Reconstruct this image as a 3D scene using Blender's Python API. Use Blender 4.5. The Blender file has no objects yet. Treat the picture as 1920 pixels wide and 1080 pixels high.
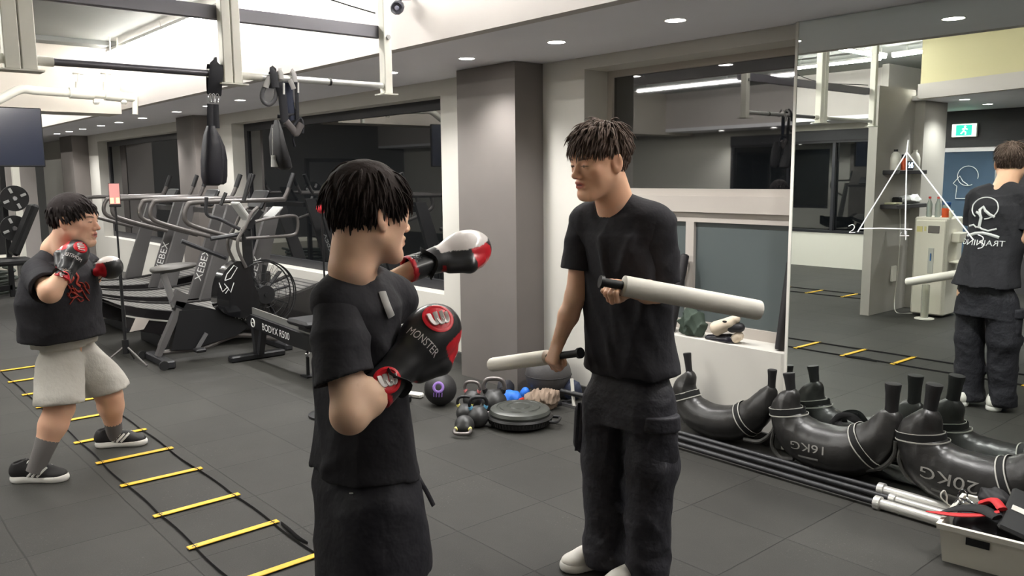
import bpy, bmesh, math, random
import numpy as np
from mathutils import Vector, Matrix
random.seed(7)
sc = bpy.context.scene
COL = sc.collection
# ------------------------------------------------------------ camera (surveyed from the photograph's vanishing points)
_A = np.array([-390, 342.]); _B = np.array([2790, 312.]); _c = np.array([960, 540.])
FPX = math.sqrt(-float((_A-_c) @ (_B-_c)))
def _dir(p):
    v = np.array([p[0]-_c[0], p[1]-_c[1], FPX]); return v/np.linalg.norm(v)
_a = -_dir(_A); _b = _dir(_B); _z = np.cross(_a, _b)
if _z[1] > 0: _z = -_z
RC = np.array([_a, _b, _z])
U_, S_, V_ = np.linalg.svd(RC); RC = U_ @ V_
CAMZ = 1.58
CO = np.array([0, 0, CAMZ])
cam = bpy.data.cameras.new('camera'); cam.sensor_width = 36; cam.lens = FPX/1920*36; cam.clip_start = .05
camo = bpy.data.objects.new('camera', cam); COL.objects.link(camo)
M = np.eye(4); M[:3, 0] = RC[:, 0]; M[:3, 1] = -RC[:, 1]; M[:3, 2] = -RC[:, 2]; M[:3, 3] = CO
camo.matrix_world = Matrix(M.tolist())
sc.camera = camo
def _ray(px, py): return RC @ np.array([px-960, py-540, FPX])
def PD(px, py, d): return CO + _ray(px, py)*(d/FPX)             # at a depth
def FL(px, py, z=0): r = _ray(px, py); return CO + r*((z-CAMZ)/r[2])
def PX(px, py, X): r = _ray(px, py); return CO + r*(X/r[0])
def PY(px, py, Y): r = _ray(px, py); return CO + r*(Y/r[1])
# ------------------------------------------------------------ view, world
sc.view_settings.view_transform = 'Standard'; sc.view_settings.look = 'None'
sc.view_settings.gamma = 1; sc.view_settings.use_curve_mapping = False
sc.view_settings.exposure = 1.8
w = bpy.data.worlds.new('night'); sc.world = w; w.use_nodes = True
w.node_tree.nodes['Background'].inputs[0].default_value = (.02, .025, .035, 1)
w.node_tree.nodes['Background'].inputs[1].default_value = .3
STRIP_E = 26.0      # LED strip emission
DOWN_W = 30.0       # each downlight, watts
# ------------------------------------------------------------ materials
def lin(c):
    return tuple((x/255/12.92 if x/255 <= .04045 else ((x/255+.055)/1.055)**2.4) for x in c)
MATS = {}
def mat(name, rgb=(128, 128, 128), rough=.6, metal=0, spec=.5, bump=0, bscale=60, var=0, vscale=8, emit=None, es=1, trans=0, alpha=1, vcol=False, sss=0, coat=0, ior=1.45, bdist=.004):
    if name in MATS: return MATS[name]
    m = bpy.data.materials.new(name); m.use_nodes = True; MATS[name] = m
    nt = m.node_tree; N = nt.nodes; Lk = nt.links; p = N['Principled BSDF']
    base = lin(rgb)+(1,)
    p.inputs['Base Color'].default_value = base
    p.inputs['Roughness'].default_value = rough; p.inputs['Metallic'].default_value = metal
    p.inputs['Specular IOR Level'].default_value = spec; p.inputs['IOR'].default_value = ior
    p.inputs['Transmission Weight'].default_value = trans; p.inputs['Alpha'].default_value = alpha
    p.inputs['Coat Weight'].default_value = coat
    if sss:
        p.inputs['Subsurface Weight'].default_value = sss; p.inputs['Subsurface Radius'].default_value = (.9, .35, .2); p.inputs['Subsurface Scale'].default_value = .012
    if emit: p.inputs['Emission Color'].default_value = lin(emit)+(1,); p.inputs['Emission Strength'].default_value = es
    tc = N.new('ShaderNodeTexCoord')
    src = None
    if vcol:
        a = N.new('ShaderNodeAttribute'); a.attribute_name = 'Col'; src = a.outputs['Color']; Lk.new(src, p.inputs['Base Color'])
    if var:
        n = N.new('ShaderNodeTexNoise'); n.inputs['Scale'].default_value = vscale; n.inputs['Detail'].default_value = 5
        Lk.new(tc.outputs['Object'], n.inputs['Vector'])
        mr = N.new('ShaderNodeMapRange'); mr.inputs['From Min'].default_value = .3; mr.inputs['From Max'].default_value = .7
        mr.inputs['To Min'].default_value = 1-var; mr.inputs['To Max'].default_value = 1+var
        Lk.new(n.outputs['Fac'], mr.inputs['Value'])
        mx = N.new('ShaderNodeMix'); mx.data_type = 'RGBA'; mx.blend_type = 'MULTIPLY'; mx.inputs['Factor'].default_value = 1
        if src: Lk.new(src, mx.inputs['A'])
        else: mx.inputs['A'].default_value = base
        cb = N.new('ShaderNodeCombineColor')
        for i in range(3): Lk.new(mr.outputs['Result'], cb.inputs[i])
        Lk.new(cb.outputs[0], mx.inputs['B']); Lk.new(mx.outputs['Result'], p.inputs['Base Color'])
    if bump:
        n = N.new('ShaderNodeTexNoise'); n.inputs['Scale'].default_value = bscale; n.inputs['Detail'].default_value = 4
        Lk.new(tc.outputs['Object'], n.inputs['Vector'])
        b = N.new('ShaderNodeBump'); b.inputs['Strength'].default_value = bump; b.inputs['Distance'].default_value = bdist
        Lk.new(n.outputs['Fac'], b.inputs['Height']); Lk.new(b.outputs['Normal'], p.inputs['Normal'])
    return m
def floor_mat():
    m = mat('rubber_floor', (86, 85, 83), .58, spec=.32)
    nt = m.node_tree; N = nt.nodes; Lk = nt.links; p = N['Principled BSDF']
    g = N.new('ShaderNodeNewGeometry')
    sx = N.new('ShaderNodeSeparateXYZ'); Lk.new(g.outputs['Position'], sx.inputs[0])
    def m_(op, a, b=None, c=None):
        n = N.new('ShaderNodeMath'); n.operation = op
        for i, v in enumerate((a, b, c)):
            if v is None: continue
            if isinstance(v, (int, float)): n.inputs[i].default_value = v
            else: Lk.new(v, n.inputs[i])
        return n.outputs[0]
    wob = N.new('ShaderNodeTexNoise'); wob.inputs['Scale'].default_value = 3; Lk.new(g.outputs['Position'], wob.inputs['Vector'])
    wv = m_('MULTIPLY', m_('SUBTRACT', wob.outputs['Fac'], .5), .012)
    def seam(c, off):
        t = m_('FRACT', m_('DIVIDE', m_('ADD', m_('ADD', c, off+50.8), wv), .508))
        d = m_('MULTIPLY', m_('MINIMUM', t, m_('SUBTRACT', 1, t)), .508)
        return d
    dx = seam(sx.outputs['X'], 1.84); dy = seam(sx.outputs['Y'], -.597)
    d = m_('MINIMUM', dx, dy)
    ln = N.new('ShaderNodeMapRange'); ln.interpolation_type = 'SMOOTHSTEP'; ln.inputs['From Min'].default_value = .001; ln.inputs['From Max'].default_value = .0042
    Lk.new(d, ln.inputs['Value'])
    # per tile tone
    def cell(c, off): return m_('FLOOR', m_('DIVIDE', m_('ADD', c, off+50.8), .508))
    cv = N.new('ShaderNodeCombineXYZ'); Lk.new(cell(sx.outputs['X'], 1.84), cv.inputs[0]); Lk.new(cell(sx.outputs['Y'], -.597), cv.inputs[1])
    wn = N.new('ShaderNodeTexWhiteNoise'); wn.noise_dimensions = '2D'; Lk.new(cv.outputs[0], wn.inputs['Vector'])
    tone = N.new('ShaderNodeMapRange'); tone.inputs['To Min'].default_value = .9; tone.inputs['To Max'].default_value = 1.12; Lk.new(wn.outputs['Value'], tone.inputs['Value'])
    big = N.new('ShaderNodeTexNoise'); big.inputs['Scale'].default_value = 1.7; big.inputs['Detail'].default_value = 6; big.inputs['Roughness'].default_value = .65; Lk.new(g.outputs['Position'], big.inputs['Vector'])
    bt = N.new('ShaderNodeMapRange'); bt.inputs['From Min'].default_value = .3; bt.inputs['From Max'].default_value = .7; bt.inputs['To Min'].default_value = .84; bt.inputs['To Max'].default_value = 1.16; Lk.new(big.outputs['Fac'], bt.inputs['Value'])
    fine = N.new('ShaderNodeTexNoise'); fine.inputs['Scale'].default_value = 260; fine.inputs['Detail'].default_value = 2; Lk.new(g.outputs['Position'], fine.inputs['Vector'])
    ft = N.new('ShaderNodeMapRange'); ft.inputs['From Min'].default_value = .35; ft.inputs['From Max'].default_value = .65; ft.inputs['To Min'].default_value = .82; ft.inputs['To Max'].default_value = 1.18; Lk.new(fine.outputs['Fac'], ft.inputs['Value'])
    # chalk specks worn into patches
    sp = N.new('ShaderNodeTexNoise'); sp.inputs['Scale'].default_value = 90; sp.inputs['Detail'].default_value = 3; Lk.new(g.outputs['Position'], sp.inputs['Vector'])
    st = N.new('ShaderNodeMapRange'); st.inputs['From Min'].default_value = .62; st.inputs['From Max'].default_value = .7; Lk.new(sp.outputs['Fac'], st.inputs['Value'])
    pt = N.new('ShaderNodeTexNoise'); pt.inputs['Scale'].default_value = 2.6; Lk.new(g.outputs['Position'], pt.inputs['Vector'])
    pm = N.new('ShaderNodeMapRange'); pm.inputs['From Min'].default_value = .5; pm.inputs['From Max'].default_value = .62; Lk.new(pt.outputs['Fac'], pm.inputs['Value'])
    speck = m_('MULTIPLY', m_('MULTIPLY', st.outputs[0], pm.outputs[0]), 1.1)
    f = m_('MULTIPLY', m_('MULTIPLY', tone.outputs[0], bt.outputs[0]), ft.outputs[0])
    f = m_('ADD', f, speck)
    f = m_('MULTIPLY', f, m_('ADD', m_('MULTIPLY', ln.outputs[0], .62), .38))
    mx = N.new('ShaderNodeMix'); mx.data_type = 'RGBA'; mx.blend_type = 'MULTIPLY'; mx.inputs['Factor'].default_value = 1
    mx.inputs['A'].default_value = lin((53, 52, 49))+(1,)
    cb = N.new('ShaderNodeCombineColor')
    for i in range(3): Lk.new(f, cb.inputs[i])
    Lk.new(cb.outputs[0], mx.inputs['B']); Lk.new(mx.outputs['Result'], p.inputs['Base Color'])
    h = m_('ADD', m_('MULTIPLY', ln.outputs[0], 1.0), m_('MULTIPLY', fine.outputs['Fac'], .25))
    b = N.new('ShaderNodeBump'); b.inputs['Strength'].default_value = .5; b.inputs['Distance'].default_value = .003
    Lk.new(h, b.inputs['Height']); Lk.new(b.outputs['Normal'], p.inputs['Normal'])
    return m
# ------------------------------------------------------------ mesh helpers
class MB:
    def __init__(s): s.v = []; s.f = []; s.n = 0
    def add(s, v, f):
        v = np.asarray(v, float).reshape(-1, 3); s.v.append(v)
        s.f += [tuple(i+s.n for i in q) for q in f]; s.n += len(v); return s
    def V(s): return np.concatenate(s.v) if s.v else np.zeros((0, 3))
def nrm(v): v = np.asarray(v, float); return v/max(1e-9, np.linalg.norm(v))
def frame(d, up=(0, 0, 1)):
    d = nrm(d); up = np.asarray(up, float)
    if abs(d @ nrm(up)) > .98: up = np.array([1., 0, 0]) if abs(d[0]) < .9 else np.array([0, 1., 0])
    x = nrm(np.cross(up, d)); y = np.cross(d, x); return x, y, d
def rotz(a): c, s = math.cos(a), math.sin(a); return np.array([[c, -s, 0], [s, c, 0], [0, 0, 1.]])
def box(mb, c, s, R=None, bev=0):
    c = np.asarray(c, float); hx, hy, hz = np.asarray(s, float)/2
    if bev <= 0:
        v = np.array([[x, y, z] for x in (-hx, hx) for y in (-hy, hy) for z in (-hz, hz)])
        f = [(0, 1, 3, 2), (4, 6, 7, 5), (0, 4, 5, 1), (2, 3, 7, 6), (0, 2, 6, 4), (1, 5, 7, 3)]
    else:
        b = min(bev, hx*.99, hy*.99, hz*.99); v = []; f = []
        # each corner has three vertices, one per face
        idx = {}
        for i, sx in enumerate((-1, 1)):
            for j, sy in enumerate((-1, 1)):
                for k, sz in enumerate((-1, 1)):
                    for ax in range(3):
                        p = [sx*(hx-b), sy*(hy-b), sz*(hz-b)]; p[ax] = (sx*hx, sy*hy, sz*hz)[ax]
                        idx[i, j, k, ax] = len(v); v.append(p)
        def q(*a): f.append(tuple(idx[t] for t in a))
        for ax in range(3):
            o = [t for t in range(3) if t != ax]
            for s_ in (0, 1):
                cs = [(0, 0), (1, 0), (1, 1), (0, 1)]
                L = []
                for u, w_ in cs:
                    t = [0, 0, 0]; t[ax] = s_; t[o[0]] = u; t[o[1]] = w_; L.append(tuple(t)+(ax,))
                if (s_ == 1) == (ax == 1): L = L[::-1]
                q(*L)
            for u in (0, 1):
                for w_ in (0, 1):
                    t0 = [0, 0, 0]; t0[o[0]] = u; t0[o[1]] = w_; t1 = list(t0); t1[ax] = 1
                    q(tuple(t0)+(o[0],), tuple(t1)+(o[0],), tuple(t1)+(o[1],), tuple(t0)+(o[1],))
        for i in (0, 1):
            for j in (0, 1):
                for k in (0, 1): q((i, j, k, 0), (i, j, k, 1), (i, j, k, 2))
        v = np.array(v)
    if R is not None: v = v @ np.asarray(R).T
    return mb.add(v+c, f)
def bx(mb, lo, hi, bev=0): lo = np.asarray(lo, float); hi = np.asarray(hi, float); return box(mb, (lo+hi)/2, np.abs(hi-lo), None, bev)
def rbar(mb, a, b, w_, h, up=(0, 0, 1), bev=0):
    a = np.asarray(a, float); b = np.asarray(b, float); x, y, d = frame(b-a, up)
    return box(mb, (a+b)/2, (w_, h, np.linalg.norm(b-a)), np.array([x, y, d]).T, bev)
def smooth_path(P, k=6, closed=False):
    P = [np.asarray(p, float) for p in P]; n = len(P); out = []
    rng = range(n) if closed else range(n-1)
    for i in rng:
        p1 = P[i]; p2 = P[(i+1) % n]
        p0 = P[(i-1) % n] if (closed or i > 0) else 2*p1-p2
        p3 = P[(i+2) % n] if (closed or i < n-2) else 2*p2-p1
        for j in range(k):
            t = j/k
            out.append(.5*((2*p1)+(-p0+p2)*t+(2*p0-5*p1+4*p2-p3)*t*t+(-p0+3*p1-3*p2+p3)*t**3))
    if not closed: out.append(P[-1])
    return out
def tube(mb, P, r, seg=10, closed=False, caps=True, flat=1.0, up=None):
    P = np.array([np.asarray(p, float) for p in P]); n = len(P)
    rr = np.full(n, r, float) if np.isscalar(r) else np.interp(np.linspace(0, 1, n), np.linspace(0, 1, len(r)), r)
    T = np.zeros_like(P)
    if closed: T = np.roll(P, -1, 0)-np.roll(P, 1, 0)
    else: T[1:-1] = P[2:]-P[:-2]; T[0] = P[1]-P[0]; T[-1] = P[-1]-P[-2]
    T /= np.maximum(1e-9, np.linalg.norm(T, axis=1))[:, None]
    x, y, _ = frame(T[0], up if up is not None else (0, 0, 1))
    ang = np.linspace(0, 2*np.pi, seg, endpoint=False); v = []
    for i in range(n):
        if up is not None:
            x, y, _ = frame(T[i], up)
        else:
            x = x-T[i]*(x @ T[i]); x = nrm(x); y = np.cross(T[i], x)
        v.append(P[i]+rr[i]*(np.cos(ang)[:, None]*x+flat*np.sin(ang)[:, None]*y))
    f = []
    m = n if closed else n-1
    for i in range(m):
        a = i*seg; b = ((i+1) % n)*seg
        for j in range(seg): f.append((a+j, a+(j+1) % seg, b+(j+1) % seg, b+j))
    if caps and not closed: f.append(tuple(range(seg))[::-1]); f.append(tuple((n-1)*seg+j for j in range(seg)))
    return mb.add(np.concatenate(v), f)
def cyl(mb, a, b, r, r2=None, seg=20): return tube(mb, [a, b], [r, r if r2 is None else r2], seg)
def lathe(mb, c, prof, axis=(0, 0, 1), seg=32, cap=True):
    x, y, d = frame(axis); c = np.asarray(c, float); ang = np.linspace(0, 2*np.pi, seg, endpoint=False); v = []; f = []
    for r, h in prof: v.append(c+d*h+r*(np.cos(ang)[:, None]*x+np.sin(ang)[:, None]*y))
    for i in range(len(prof)-1):
        for j in range(seg): f.append((i*seg+j, i*seg+(j+1) % seg, (i+1)*seg+(j+1) % seg, (i+1)*seg+j))
    if cap:
        if prof[0][0] > 1e-4: f.append(tuple(range(seg))[::-1])
        if prof[-1][0] > 1e-4: f.append(tuple((len(prof)-1)*seg+j for j in range(seg)))
    return mb.add(np.concatenate(v), f)
def ball(mb, c, r, R=None, seg=20, rings=12):
    r = np.array([r]*3 if np.isscalar(r) else r, float); v = []; f = []
    for i in range(rings+1):
        t = math.pi*i/rings
        for j in range(seg):
            a = 2*math.pi*j/seg; v.append([math.sin(t)*math.cos(a), math.sin(t)*math.sin(a), math.cos(t)])
    for i in range(rings):
        for j in range(seg): f.append((i*seg+j, (i+1)*seg+j, (i+1)*seg+(j+1) % seg, i*seg+(j+1) % seg))
    v = np.array(v)*r
    if R is not None: v = v @ np.asarray(R).T
    return mb.add(v+np.asarray(c, float), f)
def prism(mb, poly, O, u, v_, n, d):
    """outline poly (2D) on plane O,u,v extruded d along n (centred)"""
    O = np.asarray(O, float); u = np.asarray(u, float); v_ = np.asarray(v_, float); n = np.asarray(n, float); k = len(poly)
    a = [O+u*p[0]+v_*p[1]-n*d/2 for p in poly]; b = [O+u*p[0]+v_*p[1]+n*d/2 for p in poly]
    f = [tuple(range(k))[::-1], tuple(range(k, 2*k))]+[(i, (i+1) % k, k+(i+1) % k, k+i) for i in range(k)]
    return mb.add(np.array(a+b), f)
OFF = {}
def obj(name, mb, m, parent=None, smooth=True, local=False, cols=None, sharp=40, label=None):
    V = mb.V() if isinstance(mb, MB) else np.asarray(mb[0]); F = mb.f if isinstance(mb, MB) else mb[1]
    me = bpy.data.meshes.new(name)
    if parent is not None:
        off = OFF.get(parent.name, np.zeros(3))
    elif local is True: off = np.zeros(3)
    else:
        lo, hi = V.min(0), V.max(0); off = np.array([(lo[0]+hi[0])/2, (lo[1]+hi[1])/2, lo[2]])
    Vl = V if local else V-off
    me.from_pydata(Vl.tolist(), [], F if isinstance(F, list) else F.tolist())
    me.validate(); me.update()
    if cols is not None:
        at = me.color_attributes.new('Col', 'FLOAT_COLOR', 'POINT')
        c4 = np.ones((len(V), 4), np.float32); c4[:, :3] = cols; at.data.foreach_set('color', c4.ravel())
    if isinstance(m, (list, tuple)):
        for q in m: me.materials.append(q)
    else: me.materials.append(m)
    bm = bmesh.new(); bm.from_mesh(me); bmesh.ops.recalc_face_normals(bm, faces=bm.faces); bm.to_mesh(me); bm.free()
    if smooth:
        me.shade_smooth()
        try: me.set_sharp_from_angle(angle=math.radians(sharp))
        except Exception: pass
    o = bpy.data.objects.new(name, me); COL.objects.link(o)
    if parent is not None: o.parent = parent
    elif local is not True: o.location = off
    OFF[o.name] = off if not local else np.zeros(3)
    if label: o['label'] = label
    return o
def thing(name, label, cat, loc=(0, 0, 0), rz=0, group=None, world=True):
    """Empty at the thing's base; with world=True the children's vertices are given in world coordinates"""
    o = bpy.data.objects.new(name, None); COL.objects.link(o); o.empty_display_size = .1
    o.location = Vector([float(t) for t in loc]); o.rotation_euler = (0, 0, rz)
    o['label'] = label; o['category'] = cat
    if group: o['group'] = group
    OFF[o.name] = np.asarray(loc, float) if world else np.zeros(3)
    return o
def tag(o, label, cat, group=None, kind=None):
    if label: o['label'] = label
    if cat: o['category'] = cat
    if group: o['group'] = group
    if kind: o['kind'] = kind
    return o
def struct(name, mb, m, smooth=False, **k):
    o = obj(name, mb, m, smooth=smooth, **k); o['kind'] = 'structure'; return o
def dup(root, loc=None, rz=None, label=None, group=None, drot=None):
    r = root.copy(); COL.objects.link(r)
    if loc is not None: r.location = Vector([float(t) for t in loc])
    if rz is not None: r.rotation_euler = (0, 0, rz)
    if drot is not None: r.rotation_euler = drot
    if label: r['label'] = label
    if group: r['group'] = group
    def rec(src, dst):
        for ch in list(src.children):
            c = ch.copy(); COL.objects.link(c); c.parent = dst; rec(ch, c)
    rec(root, r); return r
# ------------------------------------------------------------ the room
WY = 4.20; SZ = 2.38; SY = 2.98; CZ = 3.10; MY = 4.155
wall_m = mat('painted_wall', (208, 205, 197), .75, bump=.15, bscale=90, bdist=.001, var=.02, vscale=2)
white_m = mat('fascia_paint', (190, 184, 180), .7, var=.02, vscale=2)
pillar_m = mat('pillar_paint', (120, 114, 110), .7, var=.05, vscale=3)
soffit_m = mat('soffit_paint', (236, 235, 240), .65, var=.02, vscale=2)
dark_m = mat('dark_panel', (72, 72, 76), .5)
frame_m = mat('window_frame_dark', (40, 40, 44), .4)
wframe_m = mat('window_frame_white', (186, 179, 171), .45)
glass_m = mat('night_glass', (16, 18, 20), .02, spec=.5, ior=2.6)
frost_m = mat('frosted_glass', (86, 94, 94), .35, spec=.6)
steel_m = mat('brushed_steel', (190, 190, 192), .3, metal=.9)
chrome_m = mat('chrome', (225, 225, 228), .12, metal=1)
black_m = mat('black_plastic', (24, 24, 26), .45)
blackmetal_m = mat('black_powder_coat', (38, 38, 41), .42, spec=.6)
greym_m = mat('grey_powder_coat', (84, 82, 82), .4, spec=.6)
rig_m = mat('rig_white_paint', (222, 220, 210), .5)
rubber_m = mat('black_rubber', (30, 30, 31), .6)
white_p = mat('white_plastic', (226, 223, 214), .45)
b = MB(); bx(b, (-21, -5.0, -.1), (2.6, 4.6, 0)); o = struct('floor', b, floor_mat())
# window wall in pieces round its recesses
def wallbox(mb, x0, x1, z0, z1, y0=WY, y1=4.6): bx(mb, (x0, y0, z0), (x1, y1, z1))
b = MB()
wallbox(b, 2.6, -2.47, 0, SZ+.02); wallbox(b, -2.47, -4.11, 2.30, SZ+.02); wallbox(b, -2.47, -4.11, 0, .555)
wallbox(b, -4.11, -5.80, 0, SZ+.02); wallbox(b, -5.80, -10.22, 2.25, SZ+.02); wallbox(b, -5.8, -10.22, 0, .56)
wallbox(b, -10.22, -12.13, 0, SZ+.02); wallbox(b, -12.13, -16.23, 2.25, SZ+.02); wallbox(b, -12.13, -16.23, 0, .56)
wallbox(b, -16.23, -21, 0, SZ+.02)
struct('wall_window_side', b, wall_m)
# pillars standing out of that wall
n_trim = 1
for i, (x0, x1) in enumerate(((-5.21, -4.53), (-11.38, -10.75), (-17.75, -16.85))):
    b = MB(); bx(b, (x0, 3.93, 0), (x1, WY-.001, SZ-.002)); struct('trim_%d' % (i+1), b, pillar_m)
# soffit box over the window side, fascia, tray ceiling
b = MB(); bx(b, (-21, SY+.081, SZ), (2.6, 4.6, SZ+.06)); struct('ceiling_soffit', b, soffit_m)
b = MB(); bx(b, (-21, SY, SZ), (2.6, SY+.08, CZ-.001)); struct('wall_fascia_window_side', b, white_m)
b = MB(); bx(b, (-21, -5.0, CZ), (2.6, SY+.08, CZ+.1)); struct('ceiling', b, mat('ceiling_paint', (136, 138, 134), .8, var=.03, vscale=1.5))
# beam across the room at the far end of the tray and the lower ceiling behind it
b = MB(); bx(b, (-10.9, -4.8, 2.33), (-10.4, SY-.001, CZ-.002)); struct('wall_beam', b, mat('beam_paint', (205, 198, 188), .75))
b = MB(); bx(b, (-13.5, -4.8, CZ-.12), (-12.9, SY, CZ-.002)); struct('trim_4', b, white_m)
b = MB(); bx(b, (-21, -5.0, 0), (-20.6, 4.6, CZ)); struct('wall_far_end', b, mat('far_wall', (128, 128, 128), .7))
b = MB(); bx(b, (2.5, -5.0, 0), (2.6, 4.6, CZ)); struct('wall_right_end', b, mat('grey_wall', (150, 148, 145), .7))
# ceiling mouldings
b = MB(); bx(b, (-10.35, 1.05, CZ-.05), (-5.4, 1.3, CZ-.001)); bx(b, (-10.35, 1.3, CZ-.05), (-10.1, 2.9, CZ-.001)); struct('trim_5', b, mat('ceiling_ridge', (112, 114, 112), .8))
# skirting mats along the window wall
b = MB(); bx(b, (-10.7, 4.17, 0), (-5.25, WY, .09)); struct('baseboard_window_side', b, mat('skirting', (62, 62, 60), .7))
b = MB(); bx(b, (-4.53, 4.18, 0), (-2.5, WY, .07)); struct('baseboard_middle', b, MATS['skirting'])
# windows
def window(n, x0, x1, z0, z1, y, fm, gm, fw=.05, panes=(), fd=.07):
    f = MB(); bx(f, (x0, y, z0+fw), (x0+fw, y+fd, z1-fw)); bx(f, (x1-fw, y, z0+fw), (x1, y+fd, z1-fw))
    bx(f, (x0, y, z0), (x1, y+fd, z0+fw)); bx(f, (x0, y, z1-fw), (x1, y+fd, z1))
    for p in panes: bx(f, (p-fw/2, y, z0+fw), (p+fw/2, y+fd, z1-fw))
    o = struct('window_%d' % n, f, fm)
    g = MB(); bx(g, (x0+fw*.5, y+.025, z0+fw*.5), (x1-fw*.5, y+.04, z1-fw*.5)); obj('pane', g, gm, o, smooth=False)
    return o
window(1, -10.22, -5.80, .56, 2.25, 4.36, frame_m, glass_m, .09)
window(2, -16.23, -12.13, .56, 2.25, 4.36, frame_m, glass_m, .09)
window(3, -4.11, -2.47, 1.44, 2.30, 4.43, wframe_m, glass_m, .045)
b = MB(); bx(b, (-4.11, 4.40, 1.335), (-2.47, 4.5, 1.44)); struct('trim_6', b, wframe_m)
window(4, -4.11, -2.47, .555, 1.335, 4.43, wframe_m, frost_m, .065, panes=(-3.37,))
b = MB(); bx(b, (-4.11, 4.5, .5), (-2.47, 4.6, 2.35)); bx(b, (-10.3, 4.5, .5), (-5.7, 4.6, 2.3)); bx(b, (-16.3, 4.5, .5), (-12, 4.6, 2.3)); struct('wall_night', b, mat('night', (8, 9, 11), .9))
# mirror over the wall right of the window, hand-drawn marks on it
mir = thing('wall_mirror', 'tall frameless wall mirror with white marker triangle and numbers', 'mirror', (0, 4.18, 0))
mm = mat('mirror_silver', (228, 234, 230), .0, metal=1, spec=.5)
b = MB(); bx(b, (-2.470, MY, .012), (.32, WY-.001, SZ-.002)); obj('mirror_sheet', b, mm, mir, smooth=False)
b = MB(); bx(b, (-2.486, MY-.004, .012), (-2.470, WY-.001, SZ-.002)); obj('edge_strip', b, white_p, mir, smooth=False)
b = MB(); bx(b, (.325, MY, .012), (2.49, WY-.001, SZ-.002)); obj('mirror_sheet', b, mm, mir, smooth=False)
def mk(px, py): p = PY(px, py, MY-.0015); return p
chalk = mat('white_marker', (245, 245, 245), .6)
def stroke(pts, w_=.006, k=1):
    s = MB(); P = [mk(*p) for p in pts]
    if k > 1: P = smooth_path(P, k)
    tube(s, P, w_/2, 6, flat=.3, up=(0, 1, 0)); return s
def merge(*L):
    m_ = MB()
    for q in L: m_.add(q.V(), q.f)
    return m_
obj('marker_drawing', merge(stroke([(1700, 285), (1608, 435)]), stroke([(1703, 262), (1700, 285)]), stroke([(1700, 285), (1697, 440)]), stroke([(1700, 285), (1825, 450)]), stroke([(1612, 429), (1650, 428), (1710, 430)]),
    stroke([(1591, 424), (1598, 421), (1602, 425), (1599, 431), (1592, 436), (1603, 436)], .004, 3),
    stroke([(1690, 435), (1687, 442), (1704, 442)], .004), stroke([(1699, 433), (1698, 450)], .004),
    stroke([(1833, 440), (1842, 444), (1843, 450), (1836, 453), (1844, 458), (1841, 464), (1833, 466)], .004, 3)), chalk, mir)
# LED strips hung just under the tray ceiling
led_m = mat('led_diffuser', (255, 255, 255), .5, emit=(255, 253, 248), es=STRIP_E)
def strip(a, b_, label, group='LED strips round the ceiling tray'):
    a = np.array(a, float); b_ = np.array(b_, float); d = nrm(b_-a)
    t = thing('led_strip_light', label, 'strip light', tuple((a+b_)/2), group=None)
    h = MB(); rbar(h, a+(0, 0, .03), b_+(0, 0, .03), .06, .03); obj('housing', h, mat('strip_housing', (190, 188, 185), .5), t, smooth=False)
    l = MB(); rbar(l, a, b_, .05, .028, bev=.008); obj('diffuser', l, led_m, t, smooth=False)
    L = np.linalg.norm(b_-a)
    for k in range(int(L/1.6)+1):
        p = a+d*min(L-.1, .2+1.6*k); r = MB(); cyl(r, p+(0, 0, .045), (p[0], p[1], CZ), .006, seg=6); obj('hanger', r, MATS['strip_housing'], t)
    return t
ZL = 2.99
strip((-10.35, 2.86, ZL), (-5.06, 2.86, ZL), 'long white LED strip light along the window side of the ceiling tray')
strip((-5.0, 2.86, ZL), (-5.0, -2.1, ZL), 'white LED strip light crossing the ceiling tray above the pull-up rig')
strip((-4.9, -2.1, ZL), (-.4, -1.0, ZL), 'slanting white LED strip light along the inner side of the tray')
strip((-9.8, -4.6, ZL-.06), (-6.4, -4.6, ZL-.06), 'white LED strip light far back above the rear windows')
strip((-9.6, -2.2, ZL), (-5.1, -2.2, ZL), 'added white LED strip light along the rear side of the tray, brightening the back')  # added strip, raises the floor brightness at the back
strip((-9.6, .3, ZL), (-5.2, .3, ZL), 'added white LED strip light down the middle of the tray, for general brightness')  # added strip, lifts the general light of the room
strip((-4.2, 2.86, ZL), (2.0, 2.86, ZL), 'added unseen white LED strip light above the mirror side of the tray')  # out of view, added for more light around the camera
strip((-19.5, 1.0, ZL), (-14, 1.0, ZL), 'added white LED strip light brightening the far weights area')  # added lamp, brightens the dark far end
strip((-15.0, 2.6, ZL), (-11.2, 2.6, ZL), 'added white LED strip light beyond the ceiling beam, brightening the far end')  # second strip added to light the far end
# downlights in the soffit
def downlight(x, y, z, label, group=None):
    t = thing('recessed_downlight', label, 'downlight', (x, y, z), group=group)
    r = MB(); lathe(r, (x, y, z), [(.050, 0), (.056, -.004), (.060, -.002), (.060, .004)], seg=24, cap=False); obj('trim_ring', r, white_p, t)
    d = MB(); lathe(d, (x, y, z), [(.0001, -.003), (.051, -.003), (.051, .0)], seg=24, cap=False); obj('lens', d, mat('downlight_lens', (255, 255, 255), .4, emit=(255, 250, 243), es=9), t)
    la = bpy.data.lights.new('downlight_lamp', 'SPOT'); la.energy = DOWN_W; la.spot_size = math.radians(125); la.spot_blend = .8; la.shadow_soft_size = .05; la.color = (1, .98, .96)
    lo = bpy.data.objects.new('lamp', la); COL.objects.link(lo); lo.parent = t; lo.location = (0, 0, -.012)
    return t
DX = [-16.5+.93*i for i in range(0, 19)]
xs = [-.95, -1.91, -2.85, -3.75, -4.64, -5.6, -6.56, -7.55, -8.47, -9.36, -10.35, -11.65, -12.7, -13.6, -14.65, -15.5, -16.35]
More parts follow.
